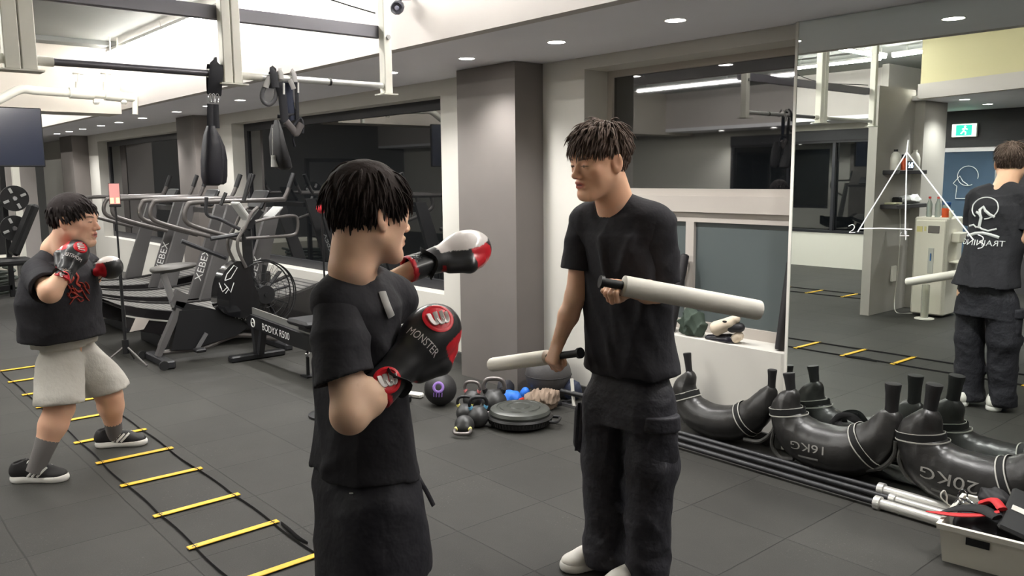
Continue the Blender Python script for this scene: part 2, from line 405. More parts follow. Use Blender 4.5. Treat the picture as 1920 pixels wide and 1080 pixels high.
where = ['off the mirror side', 'over the heavy bags', 'over the frosted window', 'right of the grey pillar', 'over the grey pillar', 'left of the grey pillar', 'behind the hanging straps', 'behind the boxing gear', 'beside the hanging ab sling', 'behind the ab sling', 'near the second pillar', 'just past the second pillar', 'over the far window', 'over the middle of the far window', 'over the far window edge', 'near the third pillar', 'farthest in the row']
for x, wh in zip(xs, where): downlight(x, 3.59, SZ-.0, 'round white downlight in the grey soffit, '+wh, 'downlights in the grey soffit')
def MR(px, py, x=None, y=None, z=None):
    """a point of the room seen at a pixel by way of the wall mirror"""
    r = _ray(px, py)*np.array([1, -1, 1]); O2 = np.array([0, 2*MY, CAMZ])
    t = (z-CAMZ)/r[2] if z is not None else ((y-O2[1])/r[1] if y is not None else x/r[0])
    return O2+r*t
def text_mesh(s, size, O, u, v_, font_scale_x=1.0, align='CENTER', shear=0, fn=None, ext=0.0):
    """lettering as flat geometry: origin O, baseline direction u, up v_"""
    cu = bpy.data.curves.new('lettering', 'FONT'); cu.body = s; cu.size = 1; cu.align_x = align; cu.align_y = 'CENTER'; cu.resolution_u = 3; cu.shear = shear
    t = bpy.data.objects.new('lettering', cu); COL.objects.link(t)
    dg = bpy.context.evaluated_depsgraph_get(); me = bpy.data.meshes.new_from_object(t.evaluated_get(dg))
    V = np.array([tuple(p.co) for p in me.vertices]); F = [tuple(p.vertices) for p in me.polygons]
    bpy.data.objects.remove(t); bpy.data.curves.remove(cu); bpy.data.meshes.remove(me)
    O = np.asarray(O, float); u = np.asarray(u, float); v_ = np.asarray(v_, float)
    m_ = MB(); W = O+V[:, :1]*size*font_scale_x*u+V[:, 1:2]*size*v_
    if fn: W = fn(W)
    return m_.add(W, F)
# ------------------------------------------------------------ rest of the room (behind the camera, seen in the mirror)
back_m = mat('rear_wall', (96, 96, 99), .7); rear_white = mat('rear_white', (214, 212, 202), .7)
b = MB(); bx(b, (-21, -5.0, 0), (2.6, -4.8, .58)); bx(b, (-21, -5.0, 2.11), (2.6, -4.8, CZ))
bx(b, (-21, -5.0, .58), (-9.5, -4.8, 2.11)); bx(b, (-5.9, -5.0, .58), (2.6, -4.8, 2.11)); struct('wall_rear', b, rear_white)
b = MB(); bx(b, (-9.5, -4.8, 2.11), (-5.9, -4.78, 2.28)); struct('trim_7', b, dark_m)
def window5():
    f = MB()
    for p in (-9.5, -8.3, -7.1, -5.95): bx(f, (p, -4.86, .62), (p+.05, -4.80, 2.07))
    bx(f, (-9.5, -4.86, .58), (-5.9, -4.79, .62)); bx(f, (-9.5, -4.86, 2.07), (-5.9, -4.79, 2.11))
    o = struct('window_5', f, frame_m); g = MB(); bx(g, (-9.5, -4.89, .58), (-5.9, -4.87, 2.11)); obj('pane', g, glass_m, o, smooth=False)
window5()
b = MB(); bx(b, (-9.6, -5, .5), (-5.8, -4.95, 2.2)); struct('wall_night_rear', b, MATS['night'])
b = MB(); bx(b, (-21, -4.8, SZ), (-5.76, -3.95, SZ+.06)); struct('ceiling_rear_soffit', b, soffit_m)
b = MB(); bx(b, (-21, -4.03, SZ+.06), (-5.76, -3.95, CZ-.001)); struct('wall_rear_fascia', b, white_m)
# partition and pier by the water purifier
b = MB(); bx(b, (-4.43, -1.5, 0), (-4.33, -.62, 2.5)); bx(b, (-4.43, -2.1, 0), (-4.22, -1.5, SZ-.001)); bx(b, (-5.75, -4.8, 0), (-5.65, -3.6, CZ-.001)); struct('wall_partition', b, mat('partition_paint', (168, 164, 158), .7))
# slanting soffit, its fascia and the beam under it
def slab(mb, poly, z0, z1): prism(mb, poly, (0, 0, (z0+z1)/2), (1, 0, 0), (0, 1, 0), (0, 0, 1), z1-z0)
b = MB(); slab(b, [(-4.45, -1.45), (-.6, -.1), (2.5, .3), (2.5, -3.6), (-5.65, -3.6), (-5.65, -3.2), (-4.45, -2.1)], SZ, SZ+.05); struct('ceiling_inner_soffit', b, soffit_m)
b = MB(); slab(b, [(-4.2, -1.30), (-.6, -.1), (2.5, .3), (2.5, .22), (-.6, -.18), (-4.2, -1.40)], SZ+.002, CZ-.001); struct('wall_inner_fascia', b, mat('warm_fascia', (200, 192, 152), .7))
b = MB(); slab(b, [(-4.2, -1.24), (-.6, -.04), (2.5, .36), (2.5, .301), (-.6, -.099), (-4.2, -1.299)], SZ-.001, SZ+.16); struct('trim_8', b, white_m)
for i, (x, y, wh) in enumerate(((-3.9, -1.75, 'near the water purifier'), (-4.0, -2.7, 'behind the purifier'), (-3.4, -2.4, 'in front of the exit door'), (-3.0, -1.6, 'left of the exit door'), (-2.4, -2.6, 'off beside the exit door'), (-1.2, -1.6, 'behind the coach in the mirror'))):  # extra downlights among these are added to brighten the room behind the camera
    downlight(x, y, SZ, 'round white downlight in the inner soffit, '+wh, 'downlights in the inner soffit')
for x, wh in ((-6.2, 'rightmost'), (-7.2, 'second from the right'), (-8.3, 'third from the right'), (-9.4, 'farthest')): downlight(x, -4.35, SZ, 'round white downlight over the rear windows in the mirror, '+wh, 'downlights over the rear windows')
# door wall
DY = -3.6
dm = mat('charcoal_wall', (66, 64, 66), .6)
b = MB(); bx(b, (-5.65, DY-.1, 0), (-5.06, DY, SZ)); bx(b, (-4.06, DY-.1, 0), (2.5, DY, SZ)); bx(b, (-5.06, DY-.1, 1.98), (-4.06, DY, SZ)); struct('wall_door_side', b, dm)
P_ = MR(1745, 270, y=DY); Q_ = MR(1882, 263, y=DY)
f = MB(); x0, x1 = -5.06, -4.06
bx(f, (x0, DY-.08, 0), (x0+.07, DY+.02, 1.98)); bx(f, (x1-.07, DY-.08, 0), (x1, DY+.02, 1.98)); bx(f, (x0+.07, DY-.08, 1.9), (x1-.07, DY+.02, 1.98))
door = struct('door_1', f, frame_m)
g = MB(); bx(g, (x0+.07, DY-.05, .0), (x1-.07, DY-.03, 1.9)); obj('door_glass', g, mat('door_glass', (150, 178, 205), .08, trans=.75, ior=1.2), door, smooth=False)
f = MB(); bx(f, (x0+.07, DY-.07, 0), (x0+.13, DY-.012, 1.9)); bx(f, (x1-.13, DY-.07, 0), (x1-.07, DY-.012, 1.9)); bx(f, (x0+.13, DY-.07, 1.84), (x1-.13, DY-.012, 1.9)); bx(f, (x0+.13, DY-.07, 0), (x1-.13, DY-.012, .12)); obj('door_frame', f, steel_m, door, smooth=False)
f = MB(); cyl(f, (x1-.2, DY+.03, .8), (x1-.2, DY+.03, 1.3), .014); obj('door_handle', f, steel_m, door)
cx = (x0+x1)/2
lg = MB(); tube(lg, [(cx+.04+.13*math.cos(t), DY-.01, 1.52+.13*math.sin(t)) for t in np.linspace(-.3, 5.2, 30)], .005, 5)
tube(lg, [(cx+.16, DY-.01, 1.22), (cx-.1, DY-.01, 1.22), (cx-.09, DY-.01, 1.38), (cx-.14, DY-.01, 1.42), (cx-.06, DY-.01, 1.52), (cx-.02, DY-.01, 1.45), (cx+.05, DY-.01, 1.4)], .006, 5)
obj('logo', lg, chalk, door)
nb = MB(); bx(nb, (cx+.12, DY-.012, 1.12), (cx+.38, DY-.008, 1.29)); obj('paper_notice', nb, mat('paper', (205, 214, 235), .7), door, smooth=False)
# hallway beyond the door, with pale bluish walls
b = MB(); bx(b, (-5.6, -4.79, 0), (-2.6, -4.7, 2.4)); bx(b, (-2.6, -4.79, 0), (-2.5, -3.71, 2.4))
struct('wall_hallway', b, mat('hallway_wall', (150, 168, 190), .7))
# exit sign
es = thing('exit_sign', 'green running-man exit sign over the glass door', 'sign', (-4.58, DY+.04, 2.02))
b = MB(); bx(b, (-4.74, DY+.005, 2.03), (-4.42, DY+.05, 2.21), .008); obj('housing', b, white_p, es, smooth=False)
b = MB(); bx(b, (-4.73, DY+.05, 2.04), (-4.43, DY+.055, 2.20)); obj('face', b, mat('sign_white', (235, 250, 240), .5, emit=(225, 250, 235), es=1.6), es, smooth=False)
b = MB(); yy = DY+.058; sg = mat('sign_green', (30, 170, 110), .5, emit=(30, 185, 120), es=1.2)
bx(b, (-4.68, DY+.0551, 2.05), (-4.48, yy, 2.19)); obj('green_field', b, sg, es, smooth=False)
b = MB(); ball(b, (-4.565, yy+.002, 2.165), (.013, .003, .013), seg=10, rings=6)
for a_, c_ in (((-3.488, 2.148), (-3.505, 2.11)), ((-3.490, 2.145), (-3.455, 2.13)), ((-3.490, 2.145), (-3.52, 2.135)), ((-3.505, 2.11), (-3.475, 2.095)), ((-3.475, 2.095), (-3.478, 2.062)), ((-3.505, 2.11), (-3.535, 2.075))):
    tube(b, [(a_[0]-1.08, yy+.002, a_[1]), (c_[0]-1.08, yy+.002, c_[1])], .0065, 6, flat=.4, up=(0, 1, 0))
obj('running_figure', b, mat('sign_figure', (240, 255, 245), .5, emit=(240, 255, 245), es=1.8), es)
# water purifier
wp = thing('water_purifier', 'tall cream floor-standing water purifier crowded with bottles on top', 'water purifier', (-3.88, -1.2, 0))
cream = mat('cream_plastic', (224, 220, 206), .35, coat=.3)
b = MB(); bx(b, (-4.06, -1.42, .02), (-3.70, -1.02, 1.09), .018); obj('body', b, cream, wp, smooth=False)
b = MB(); bx(b, (-4.04, -1.025, .03), (-3.72, -1.0, 1.06), .01); obj('front_panel', b, cream, wp, smooth=False)
b = MB(); bx(b, (-3.90, -1.001, .92), (-3.78, -.994, 1.0), .004); obj('display', b, mat('display_grey', (120, 115, 110), .3), wp, smooth=False)
b = MB(); bx(b, (-3.885, -1.001, .48), (-3.825, -.995, .76), .004); obj('dispenser_recess', b, mat('recess_grey', (190, 190, 182), .4), wp, smooth=False)
b = MB(); bx(b, (-3.86, -.995, .62), (-3.85, -.985, .70)); obj('tap', b, mat('blue_tap', (60, 110, 170), .3), wp, smooth=False)
b = MB(); bx(b, (-3.70, -1.3, .60), (-3.58, -1.08, .62), .006); obj('side_tray', b, cream, wp, smooth=False)
b = MB(); bx(b, (-3.70, -1.28, .82), (-3.60, -1.1, .93), .012); obj('side_dispenser', b, cream, wp, smooth=False)
b = MB(); bx(b, (-4.02, -1.001, .93), (-3.96, -.997, .99)); bx(b, (-3.94, -1.001, .94), (-3.92, -.997, .99)); obj('label_sticker', b, mat('yellow_sticker', (215, 205, 140), .6), wp, smooth=False)
# paper cup tube on the floor in front
ct = thing('cup_dispenser', 'clear upright cup tube on a round foot before the water purifier', 'cup dispenser', (-3.83, -.86, 0))
b = MB(); lathe(b, (-3.83, -.86, .012), [(.04, 0), (.04, .36), (.036, .36), (.036, 0)], seg=20, cap=False); obj('tube', b, mat('clear_plastic', (235, 235, 225), .1, trans=.7, ior=1.3), ct)
b = MB(); lathe(b, (-3.83, -.86, 0), [(.10, 0), (.10, .008), (.04, .014)], seg=24); obj('foot', b, white_p, ct)
b = MB()
for k in range(10): lathe(b, (-3.83, -.86, .03+k*.03), [(.024, 0), (.032, .028)], seg=14, cap=False)
obj('paper_cups', b, mat('cup_paper', (235, 230, 200), .7), ct)
def bottle(x, y, z, h, r, body, cap, label, cat='bottle', liquid=None):
    t = thing('bottle', label, cat, (x, y, z))
    m_ = MB(); lathe(m_, (x, y, z), [(r*.9, 0), (r, .01), (r, h*.25), (r*.9, h*.3), (r, h*.35), (r, h*.62), (r*.45, h*.82), (r*.4, h*.9)], seg=18); obj('body', m_, body, t)
    m_ = MB(); lathe(m_, (x, y, z), [(r*.46, h*.9), (r*.46, h), (.001, h)], seg=14); obj('cap', m_, cap, t)
    return t
clear = mat('clear_bottle', (215, 225, 215), .08, trans=.7, ior=1.3); redc = mat('red_cap', (215, 60, 60), .4)
bottle(-3.95, -1.12, 1.09, .22, .03, clear, redc, 'left clear plastic bottle with red cap on the water purifier')
bottle(-3.86, -1.12, 1.09, .22, .03, clear, mat('pink_cap', (235, 100, 90), .4), 'clear plastic bottle with red cap beside the navy cup on the purifier')
t = thing('tumbler', 'navy blue tumbler behind the orange cup on the water purifier', 'tumbler', (-3.80, -1.2, 1.09))
m_ = MB(); lathe(m_, (-3.80, -1.2, 1.09), [(.03, 0), (.038, .13)], seg=18); obj('body', m_, mat('navy', (44, 56, 82), .4), t)
m_ = MB(); lathe(m_, (-3.80, -1.2, 1.09), [(.041, .13), (.041, .16), (.001, .165)], seg=18); obj('lid', m_, mat('blue_lid', (40, 80, 140), .4), t)
t = thing('shaker_bottle', 'orange shaker bottle with pale lid on the water purifier', 'shaker', (-3.765, -1.08, 1.09))
m_ = MB(); lathe(m_, (-3.765, -1.08, 1.09), [(.034, 0), (.036, .1)], seg=18); obj('cup', m_, mat('orange_plastic', (232, 96, 52), .4), t)
m_ = MB(); lathe(m_, (-3.765, -1.08, 1.09), [(.036, .1), (.03, .13), (.012, .135), (.012, .15), (.001, .15)], seg=18); obj('lid', m_, clear, t)
m_ = MB(); lathe(m_, (-3.715, -1.1, 1.09), [(.02, 0), (.026, .075), (.023, .075), (.018, .004), (.001, .004)], seg=16); tag(obj('paper_cup', m_, MATS['cup_paper']), 'small cream paper cup at the right end of the purifier top', 'cup')
# shelves on the partition with their things
def shelf(z, y0, y1, label):
    m_ = MB(); bx(m_, (-4.33, y0, z-.045), (-4.14, y1, z), .005); return tag(obj('wall_shelf', m_, mat('charcoal_laminate', (58, 56, 58), .5), smooth=False), label, 'shelf')
shelf(1.60, -1.46, -.78, 'upper charcoal wall shelf with white jugs and a clock'); shelf(1.225, -1.5, -.76, 'lower charcoal wall shelf with papers and a plastic bag')
def jug(y, label, m2):
    t = thing('plastic_jug', label, 'jug', (-4.24, y, 1.6)); m_ = MB()
    lathe(m_, (-4.24, y, 1.6), [(.05, 0), (.056, .01), (.056, .13), (.04, .18), (.02, .2)], seg=20); obj('body', m_, m2, t)
    m_ = MB(); lathe(m_, (-4.24, y, 1.6), [(.022, .2), (.022, .225), (.001, .225)], seg=14); obj('cap', m_, black_m if y > -1 else white_p, t)
jug(-.88, 'white plastic jug with black cap at the left of the upper shelf', white_p); jug(-1.36, 'round white plastic tub at the right end of the upper shelf', white_p)
t = thing('sauce_bottle', 'orange bottle with black cap beside the white jug on the upper shelf', 'bottle', (-4.2, -.99, 1.6)); m_ = MB(); lathe(m_, (-4.2, -.99, 1.6), [(.03, 0), (.033, .01), (.033, .11), (.02, .13)], seg=18); obj('body', m_, MATS['orange_plastic'], t)
m_ = MB(); lathe(m_, (-4.2, -.99, 1.6), [(.024, .13), (.024, .17), (.001, .17)], seg=14); obj('cap', m_, black_m, t)
t = thing('digital_clock', 'small glowing white digital clock on the upper shelf', 'clock', (-4.2, -1.13, 1.6)); m_ = MB(); bx(m_, (-4.23, -1.2, 1.6), (-4.18, -1.05, 1.70), .006); obj('case', m_, black_m, t, smooth=False)
obj('digits', text_mesh('5:45', .085, (-4.1785, -1.125, 1.65), (0, -1, 0), (0, 0, 1), .8), mat('clock_led', (200, 225, 255), .5, emit=(200, 225, 255), es=5), t)
m_ = MB(); bx(m_, (-4.31, -1.0, 1.225), (-4.2, -.82, 1.237)); bx(m_, (-4.3, -.95, 1.237), (-4.17, -.8, 1.246)); tag(obj('paper_stack', m_, mat('yellowed_paper', (214, 212, 180), .8), smooth=False), 'flat stack of yellowish papers at the left of the lower shelf', 'papers')
m_ = MB(); bx(m_, (-4.32, -1.10, 1.226), (-4.24, -1.01, 1.30), .01); tag(obj('router', m_, black_m, smooth=False), 'small black box behind the papers on the lower shelf', 'box')
m_ = MB(); ball(m_, (-4.23, -1.28, 1.27), (.08, .17, .05)); V = m_.V(); V += .012*np.sin(V[:, [1, 2, 0]]*70)+.008*np.sin(V[:, [2, 0, 1]]*131); V[:, 2] = np.maximum(V[:, 2], 1.226)
tag(obj('plastic_bag', (V, m_.f), mat('bag_white', (225, 225, 225), .3)), 'crumpled white plastic bag lying on the lower shelf', 'bag')
# cable down the partition
m_ = MB(); tube(m_, smooth_path([(-4.32, -1.22, 1.2), (-4.31, -1.24, .9), (-4.31, -1.24, .6), (-4.31, -1.23, .4), (-4.315, -1.2, .12), (-4.2, -1.02, .006), (-4.06, -1.1, .006)], 8), .005, 6)
tag(obj('power_cable', m_, white_p), 'white power cable hanging down the grey partition', 'cable')
m_ = MB(); bx(m_, (-4.325, -1.19, .34), (-4.30, -1.08, .52), .006); tag(obj('power_strip', m_, white_p, smooth=False), 'white power strip hanging on the partition beside the purifier', 'power strip')
# ------------------------------------------------------------ pull-up rig hung from the ceiling
RX = -4.2; BZ = 2.10
rig = thing('pull_up_rig', 'white ceiling-hung pull-up rig with a grey bar', 'pull-up rig', (RX, 1.7, BZ))
for y, w_ in ((.80, .13), (1.74, .10), (2.66, .055), (-.22, .055)):
    m_ = MB(); n_ = 2 if w_ > .06 else 1; e = w_/n_
    for k in range(n_): bx(m_, (RX-.03, y-w_/2+k*e+.002, BZ-.045), (RX+.03, y-w_/2+(k+1)*e-.002, CZ-.001), .004)
    obj('post', m_, rig_m, rig, smooth=False)
    m_ = MB(); bx(m_, (RX-.05, y-w_/2-.02, BZ-.052), (RX+.05, y+w_/2+.02, BZ-.045)); obj('foot_plate', m_, rig_m, rig, smooth=False)
m_ = MB(); bx(m_, (RX-.085, -.22, 2.375), (RX-.035, 2.66, 2.44)); obj('upper_rail', m_, mat('rail_grey', (122, 120, 128), .5), rig, smooth=False)
def seg_bar(y0, y1, r, m2, nm='pull_up_bar'):
    q = MB(); cyl(q, (RX, y0, BZ), (RX, y1, BZ), r, seg=16); obj(nm, q, m2, rig)
bar_d = mat('knurled_bar', (112, 110, 116), .35, metal=.5); bar_w = mat('white_bar', (200, 200, 198), .35, metal=.3)
seg_bar(-.2, .7, .017, bar_w); seg_bar(.93, 1.62, .017, bar_d); seg_bar(1.9, 2.64, .017, bar_w)
seg_bar(.7, .93, .022, rig_m, 'sleeve'); seg_bar(1.62, 1.9, .021, rig_m, 'sleeve')
m_ = MB(); cyl(m_, (RX, 2.29, BZ), (RX, 2.302, BZ), .020); obj('tape_band', m_, black_m, rig)
m_ = MB(); cyl(m_, (RX+.031, 2.66, 2.37), (RX+.042, 2.66, 2.37), .014, seg=6); obj('bolt', m_, steel_m, rig)
m_ = MB(); tube(m_, smooth_path([(RX, 2.6, 2.5), (-4.5, 1.6, 2.7), (-4.6, .3, 2.52), (-4.25, -.2, 2.47)], 8), .004, 5); tag(obj('slack_cable', m_, black_m), 'thin black cable looping above the pull-up rig', 'cable')
# television hung near the far beam
tv = thing('wall_television', 'black flat television hanging at the upper left', 'television', (-9.6, 1.38, 1.71))
m_ = MB(); bx(m_, (-9.64, .75, 1.712), (-9.60, 1.98, 2.30), .008); obj('bezel', m_, black_m, tv, smooth=False)
m_ = MB(); bx(m_, (-9.60, .762, 1.73), (-9.597, 1.97, 2.29)); obj('screen', m_, mat('tv_screen', (48, 52, 66), .12, spec=.7), tv, smooth=False)
m_ = MB(); cyl(m_, (-9.66, 1.36, 2.28), (-9.66, 1.36, CZ), .02); obj('ceiling_mount', m_, black_m, tv)
# fire pipe with two valves on the far beam
pp = thing('sprinkler_pipe', 'white fire sprinkler pipe with two wheel valves', 'pipe', (-9.8, 2.2, 2.4))
X0 = -9.8; pts = [PX(-60, 215, X0), PX(0, 186, X0), PX(38, 168, X0), PX(70, 170, X0), PX(130, 174, X0), PX(200, 178, X0), PX(252, 184, X0)]
m_ = MB(); tube(m_, smooth_path(pts, 6), .045, 14); obj('pipe_run', m_, rig_m, pp)
for a_, c_, r_ in ((PX(130, 174, X0), PX(175, 177, X0), .058), (PX(196, 178, X0), PX(226, 181, X0), .058), (PX(253, 180, X0), PX(253, 206, X0)-np.array([0, 0, .05]), .03)):
    m_ = MB(); cyl(m_, a_, c_, r_, seg=14); obj('coupling', m_, rig_m, pp)
for px in (147, 199):
    m_ = MB(); a_ = PX(px, 170, X0); c_ = PX(px, 138, X0); cyl(m_, a_, a_+(c_-a_)*.5, .032); cyl(m_, a_+(c_-a_)*.5, c_, .012); obj('valve_body', m_, rig_m, pp)
    m_ = MB(); tube(m_, [c_+np.array([.05*math.cos(t), .05*math.sin(t), 0]) for t in np.linspace(0, 2*np.pi, 20)[:-1]], .009, 6, closed=True); tube(m_, [c_-np.array([0, .05, 0]), c_+np.array([0, .05, 0])], .006, 6); obj('valve_wheel', m_, rig_m, pp)
for px in (209, 223): 
    a_ = PX(px, 120, X0); m_ = MB(); cyl(m_, PX(px, 178, X0), (a_[0], a_[1], CZ), .008, seg=6); obj('hanger_rod', m_, rig_m, pp)
for px in (180, 232):
    m_ = MB(); c_ = PX(px, 187, X0); lathe(m_, c_, [(.03, 0), (.035, -.03), (.02, -.05)], seg=12); obj('sprinkler_head', m_, rig_m, pp)
# security camera on the fascia
sc_ = PY(745, 14, 2.86)
cc = thing('security_camera', 'small black bullet security camera on the white fascia', 'camera', (sc_[0], 2.97, sc_[2]))
aim = nrm(np.array([.95, -.75, -.35])); m_ = MB(); lathe(m_, sc_-aim*.07, [(.001, 0), (.034, .0), (.04, .02), (.04, .11), (.034, .118), (.026, .112), (.001, .108)], axis=aim, seg=10); obj('body', m_, mat('camera_black', (52, 52, 60), .35), cc)
m_ = MB(); lathe(m_, sc_+aim*.04, [(.015, 0), (.012, .006), (.001, .008)], axis=aim, seg=16); obj('lens', m_, mat('camera_lens', (120, 122, 140), .1), cc)
m_ = MB(); tube(m_, [sc_, sc_+np.array([-.02, .04, .06]), np.array([sc_[0]-.02, 2.97, sc_[2]+.07])], .011, 8); obj('bracket', m_, MATS['camera_black'], cc)
# ------------------------------------------------------------ cardio machines
beltm = mat('belt_slats', (112, 110, 106), .6)
def slat_mat():
    m = mat('treadmill_belt', (70, 69, 67), .6); nt = m.node_tree; N = nt.nodes; Lk = nt.links
    tc = N.new('ShaderNodeTexCoord'); w_ = N.new('ShaderNodeTexWave'); w_.wave_type = 'BANDS'; w_.bands_direction = 'Y'; w_.inputs['Scale'].default_value = 5.2
    Lk.new(tc.outputs['Object'], w_.inputs['Vector']); r = N.new('ShaderNodeMapRange'); r.inputs['From Min'].default_value = .1; r.inputs['From Max'].default_value = .35
    Lk.new(w_.outputs['Fac'], r.inputs['Value']); mx = N.new('ShaderNodeMix'); mx.data_type = 'RGBA'; mx.inputs['A'].default_value = lin((30, 30, 30))+(1,); mx.inputs['B'].default_value = lin((106, 104, 100))+(1,)
    Lk.new(r.outputs[0], mx.inputs['Factor']); Lk.new(mx.outputs['Result'], N['Principled BSDF'].inputs['Base Color']); return m
belt_mat = slat_mat()
letter_m = mat('white_lettering', (225, 225, 222), .5)
tube_grey = mat('rail_gunmetal', (92, 88, 86), .38, metal=.35)
def treadmill(loc, label):
    t = thing('curved_treadmill', label, 'treadmill', loc, group='curved treadmills by the window', world=False)
    L = dict(local='part')
    W = .45
    ys = np.linspace(-.2, 1.75, 24)
    top = lambda y: .30+.52*((y-.72)/1.75)**2+.02
    bot = lambda y: .12+.10*abs((y-.85)/.9)**3
    m_ = MB(); v = []; f = []
    for y in ys: v += [[-W+.09, y, top(y)], [W-.09, y, top(y)]]
    for i in range(len(ys)-1): f.append((2*i, 2*i+1, 2*i+3, 2*i+2))
    m_.add(v, f); yb = [(y, top(y)-.03) for y in ys]
    v2 = []; 
    for y in ys: v2 += [[-W+.09, y, top(y)-.03], [W-.09, y, top(y)-.03]]
    m_.add(v2, [q[::-1] for q in f]); obj('running_belt', m_, belt_mat, t, local=True, sharp=60)
    for s in (-1, 1):
        m_ = MB(); poly = [(y, top(y)+.015) for y in ys]+[(y, bot(y)) for y in ys[::-1]]
        prism(m_, poly, (s*(W-.045), 0, 0), (0, 1, 0), (0, 0, 1), (1, 0, 0), .085); o = obj('side_cover', m_, mat('treadmill_cover', (34, 32, 33), .25, coat=.4), t, smooth=False, local=True)
        m_ = MB(); poly = [(y, top(y)-.07) for y in ys[:16]]+[(y, top(y)-.085) for y in ys[:16][::-1]]
        prism(m_, poly, (s*(W), 0, 0), (0, 1, 0), (0, 0, 1), (1, 0, 0), .006); obj('side_stripe', m_, mat('stripe_silver', (180, 178, 172), .35), o, smooth=False, local=True)
        m_ = MB(); poly = [(-.18, .24), (-.12, .36), (.0, .34), (-.06, .25)]
        prism(m_, poly, (s*(W+.003), 0, 0), (0, 1, 0), (0, 0, 1), (1, 0, 0), .006); obj('rear_badge', m_, mat('badge_silver', (190, 182, 175), .3), o, smooth=False, local=True)
        m_ = MB(); poly = [(.78, .30), (.98, .30), (1.28, 1.30), (1.14, 1.30)]
        prism(m_, poly, (s*(W+.035), 0, 0), (0, 1, 0), (0, 0, 1), (1, 0, 0), .05); up = obj('upright', m_, greym_m, t, smooth=False, local=True)
        d = nrm(np.array([0, .36, 1.0])); tm = text_mesh('XEBEX', .105, np.array([s*(W+.062), .955, .66]), d*1.0, np.array([0, -d[2], d[1]])*s, 1.15); obj('lettering', tm, letter_m, up, smooth=False, local=True)
        m_ = MB(); P = smooth_path([(s*(W+.03), .93, .98), (s*(W+.03), .5, 1.12), (s*(W+.03), .36, 1.2), (s*(W+.03), .38, 1.33), (s*(W+.03), .5, 1.365), (s*(W+.03), 1.25, 1.37), (s*(W+.03), 1.34, 1.40), (s*(W+.03), 1.44, 1.62)], 7)
        tube(m_, P, .022, 12); obj('handrail', m_, tube_grey, t, local=True)
        m_ = MB(); tube(m_, P[-5:], .026, 12); obj('grip', m_, rubber_m, t, local=True)
    m_ = MB(); rbar(m_, (-W, 1.26, 1.22), (W, 1.26, 1.22), .05, .06); obj('cross_bar', m_, greym_m, t, smooth=False, local=True)
    m_ = MB(); box(m_, (0, 1.27, 1.36), (.34, .04, .22), np.array(Matrix.Rotation(-.5, 3, 'X')), .02); obj('console', m_, black_m, t, smooth=False, local=True)
    for y in (.2, 1.5):
        m_ = MB(); bx(m_, (-W+.04, y-.04, 0), (W-.04, y+.04, .13), .01); obj('foot', m_, blackmetal_m, t, smooth=False, local=True)
    return t
tA = treadmill((-8.15, 2.32, 0), 'nearest black curved treadmill, right behind the air bike')
dup(tA, (-9.45, 2.32, 0), label='second black curved treadmill, behind the phone tripod')
dup(tA, (-10.75, 2.32, 0), label='farthest black curved treadmill, behind the boy\'s raised gloves')
# ---- air bike
BX = -7.30
def B(px, py, dx=0): p = PX(px, py, BX); p[0] += dx; return p
bike = thing('air_bike', 'black air bike with a large wire fan wheel', 'exercise bike', FL(420, 665)*np.array([0, 1, 0])+np.array([BX, 0, 0]))
fc = B(492, 551); R0 = .315
def ring(mb, c, r, tr, seg=48, s2=6): tube(mb, [c+np.array([0, r*math.cos(a), r*math.sin(a)]) for a in np.linspace(0, 2*np.pi, seg, endpoint=False)], tr, s2, closed=True)
m_ = MB()
for dx in (-.06, 0, .06): ring(m_, fc+np.array([dx, 0, 0]), R0 if dx == 0 else R0*.97, .007)
for dx in (-.07, .07):
    for r in (.12, .2): ring(m_, fc+np.array([dx*(1.05), 0, 0]), r, .0022, 36, 4)
    for k in range(36):
        a = 2*np.pi*k/36; tube(m_, [fc+np.array([dx*1.1, .07*math.cos(a), .07*math.sin(a)]), fc+np.array([dx*.9, R0*.97*math.cos(a), R0*.97*math.sin(a)])], .0016, 4)
obj('fan_cage', m_, black_m, bike)
m_ = MB(); cyl(m_, fc-np.array([.05, 0, 0]), fc+np.array([.085, 0, 0]), .085, seg=28); cyl(m_, fc+np.array([.085, 0, 0]), fc+np.array([.10, 0, 0]), .02, seg=16); fan = obj('fan_hub', m_, black_m, bike)
for k in range(10):
    a = 2*np.pi*(k+.3)/10; d = np.array([0, math.cos(a), math.sin(a)]); m_ = MB(); rbar(m_, fc+d*.08, fc+d*.27, .07, .010, up=np.cross(d, (1, 0, 0))); obj('fan_blade', m_, blackmetal_m, bike, smooth=False)
# crank housing with white marking
m_ = MB(); hc = B(432, 541); poly = [(B(x, y)[1]-hc[1], B(x, y)[2]-hc[2]) for x, y in ((402, 575), (400, 545), (408, 515), (425, 495), (442, 488), (458, 500), (468, 530), (478, 560), (470, 590), (430, 592))]
poly = [tuple(p) for p in smooth_path([np.array([a, b_, 0]) for a, b_ in poly], 4, closed=True)]; poly = [(p[0], p[1]) for p in poly]
prism(m_, poly, hc+np.array([.03, 0, 0]), (0, 1, 0), (0, 0, 1), (1, 0, 0), .14); hs = obj('crank_housing', m_, mat('gloss_black', (20, 20, 22), .18, coat=.6), bike, sharp=50)
m_ = MB()
for L in ([(413, 524), (417, 512), (430, 496), (436, 500), (424, 520), (413, 524)], [(404, 535), (409, 545), (418, 536), (424, 546), (430, 528)], [(402, 528), (407, 540)], [(412, 530), (420, 540), (414, 548)]):
    tube(m_, [B(x, y, .105) for x, y in L], .004, 5, flat=.5, up=(1, 0, 0))
obj('white_marking', m_, letter_m, hs)
m_ = MB(); rbar(m_, B(326, 572), B(478, 606), .06, .085); mt = obj('main_tube', m_, black_m, bike, smooth=False)
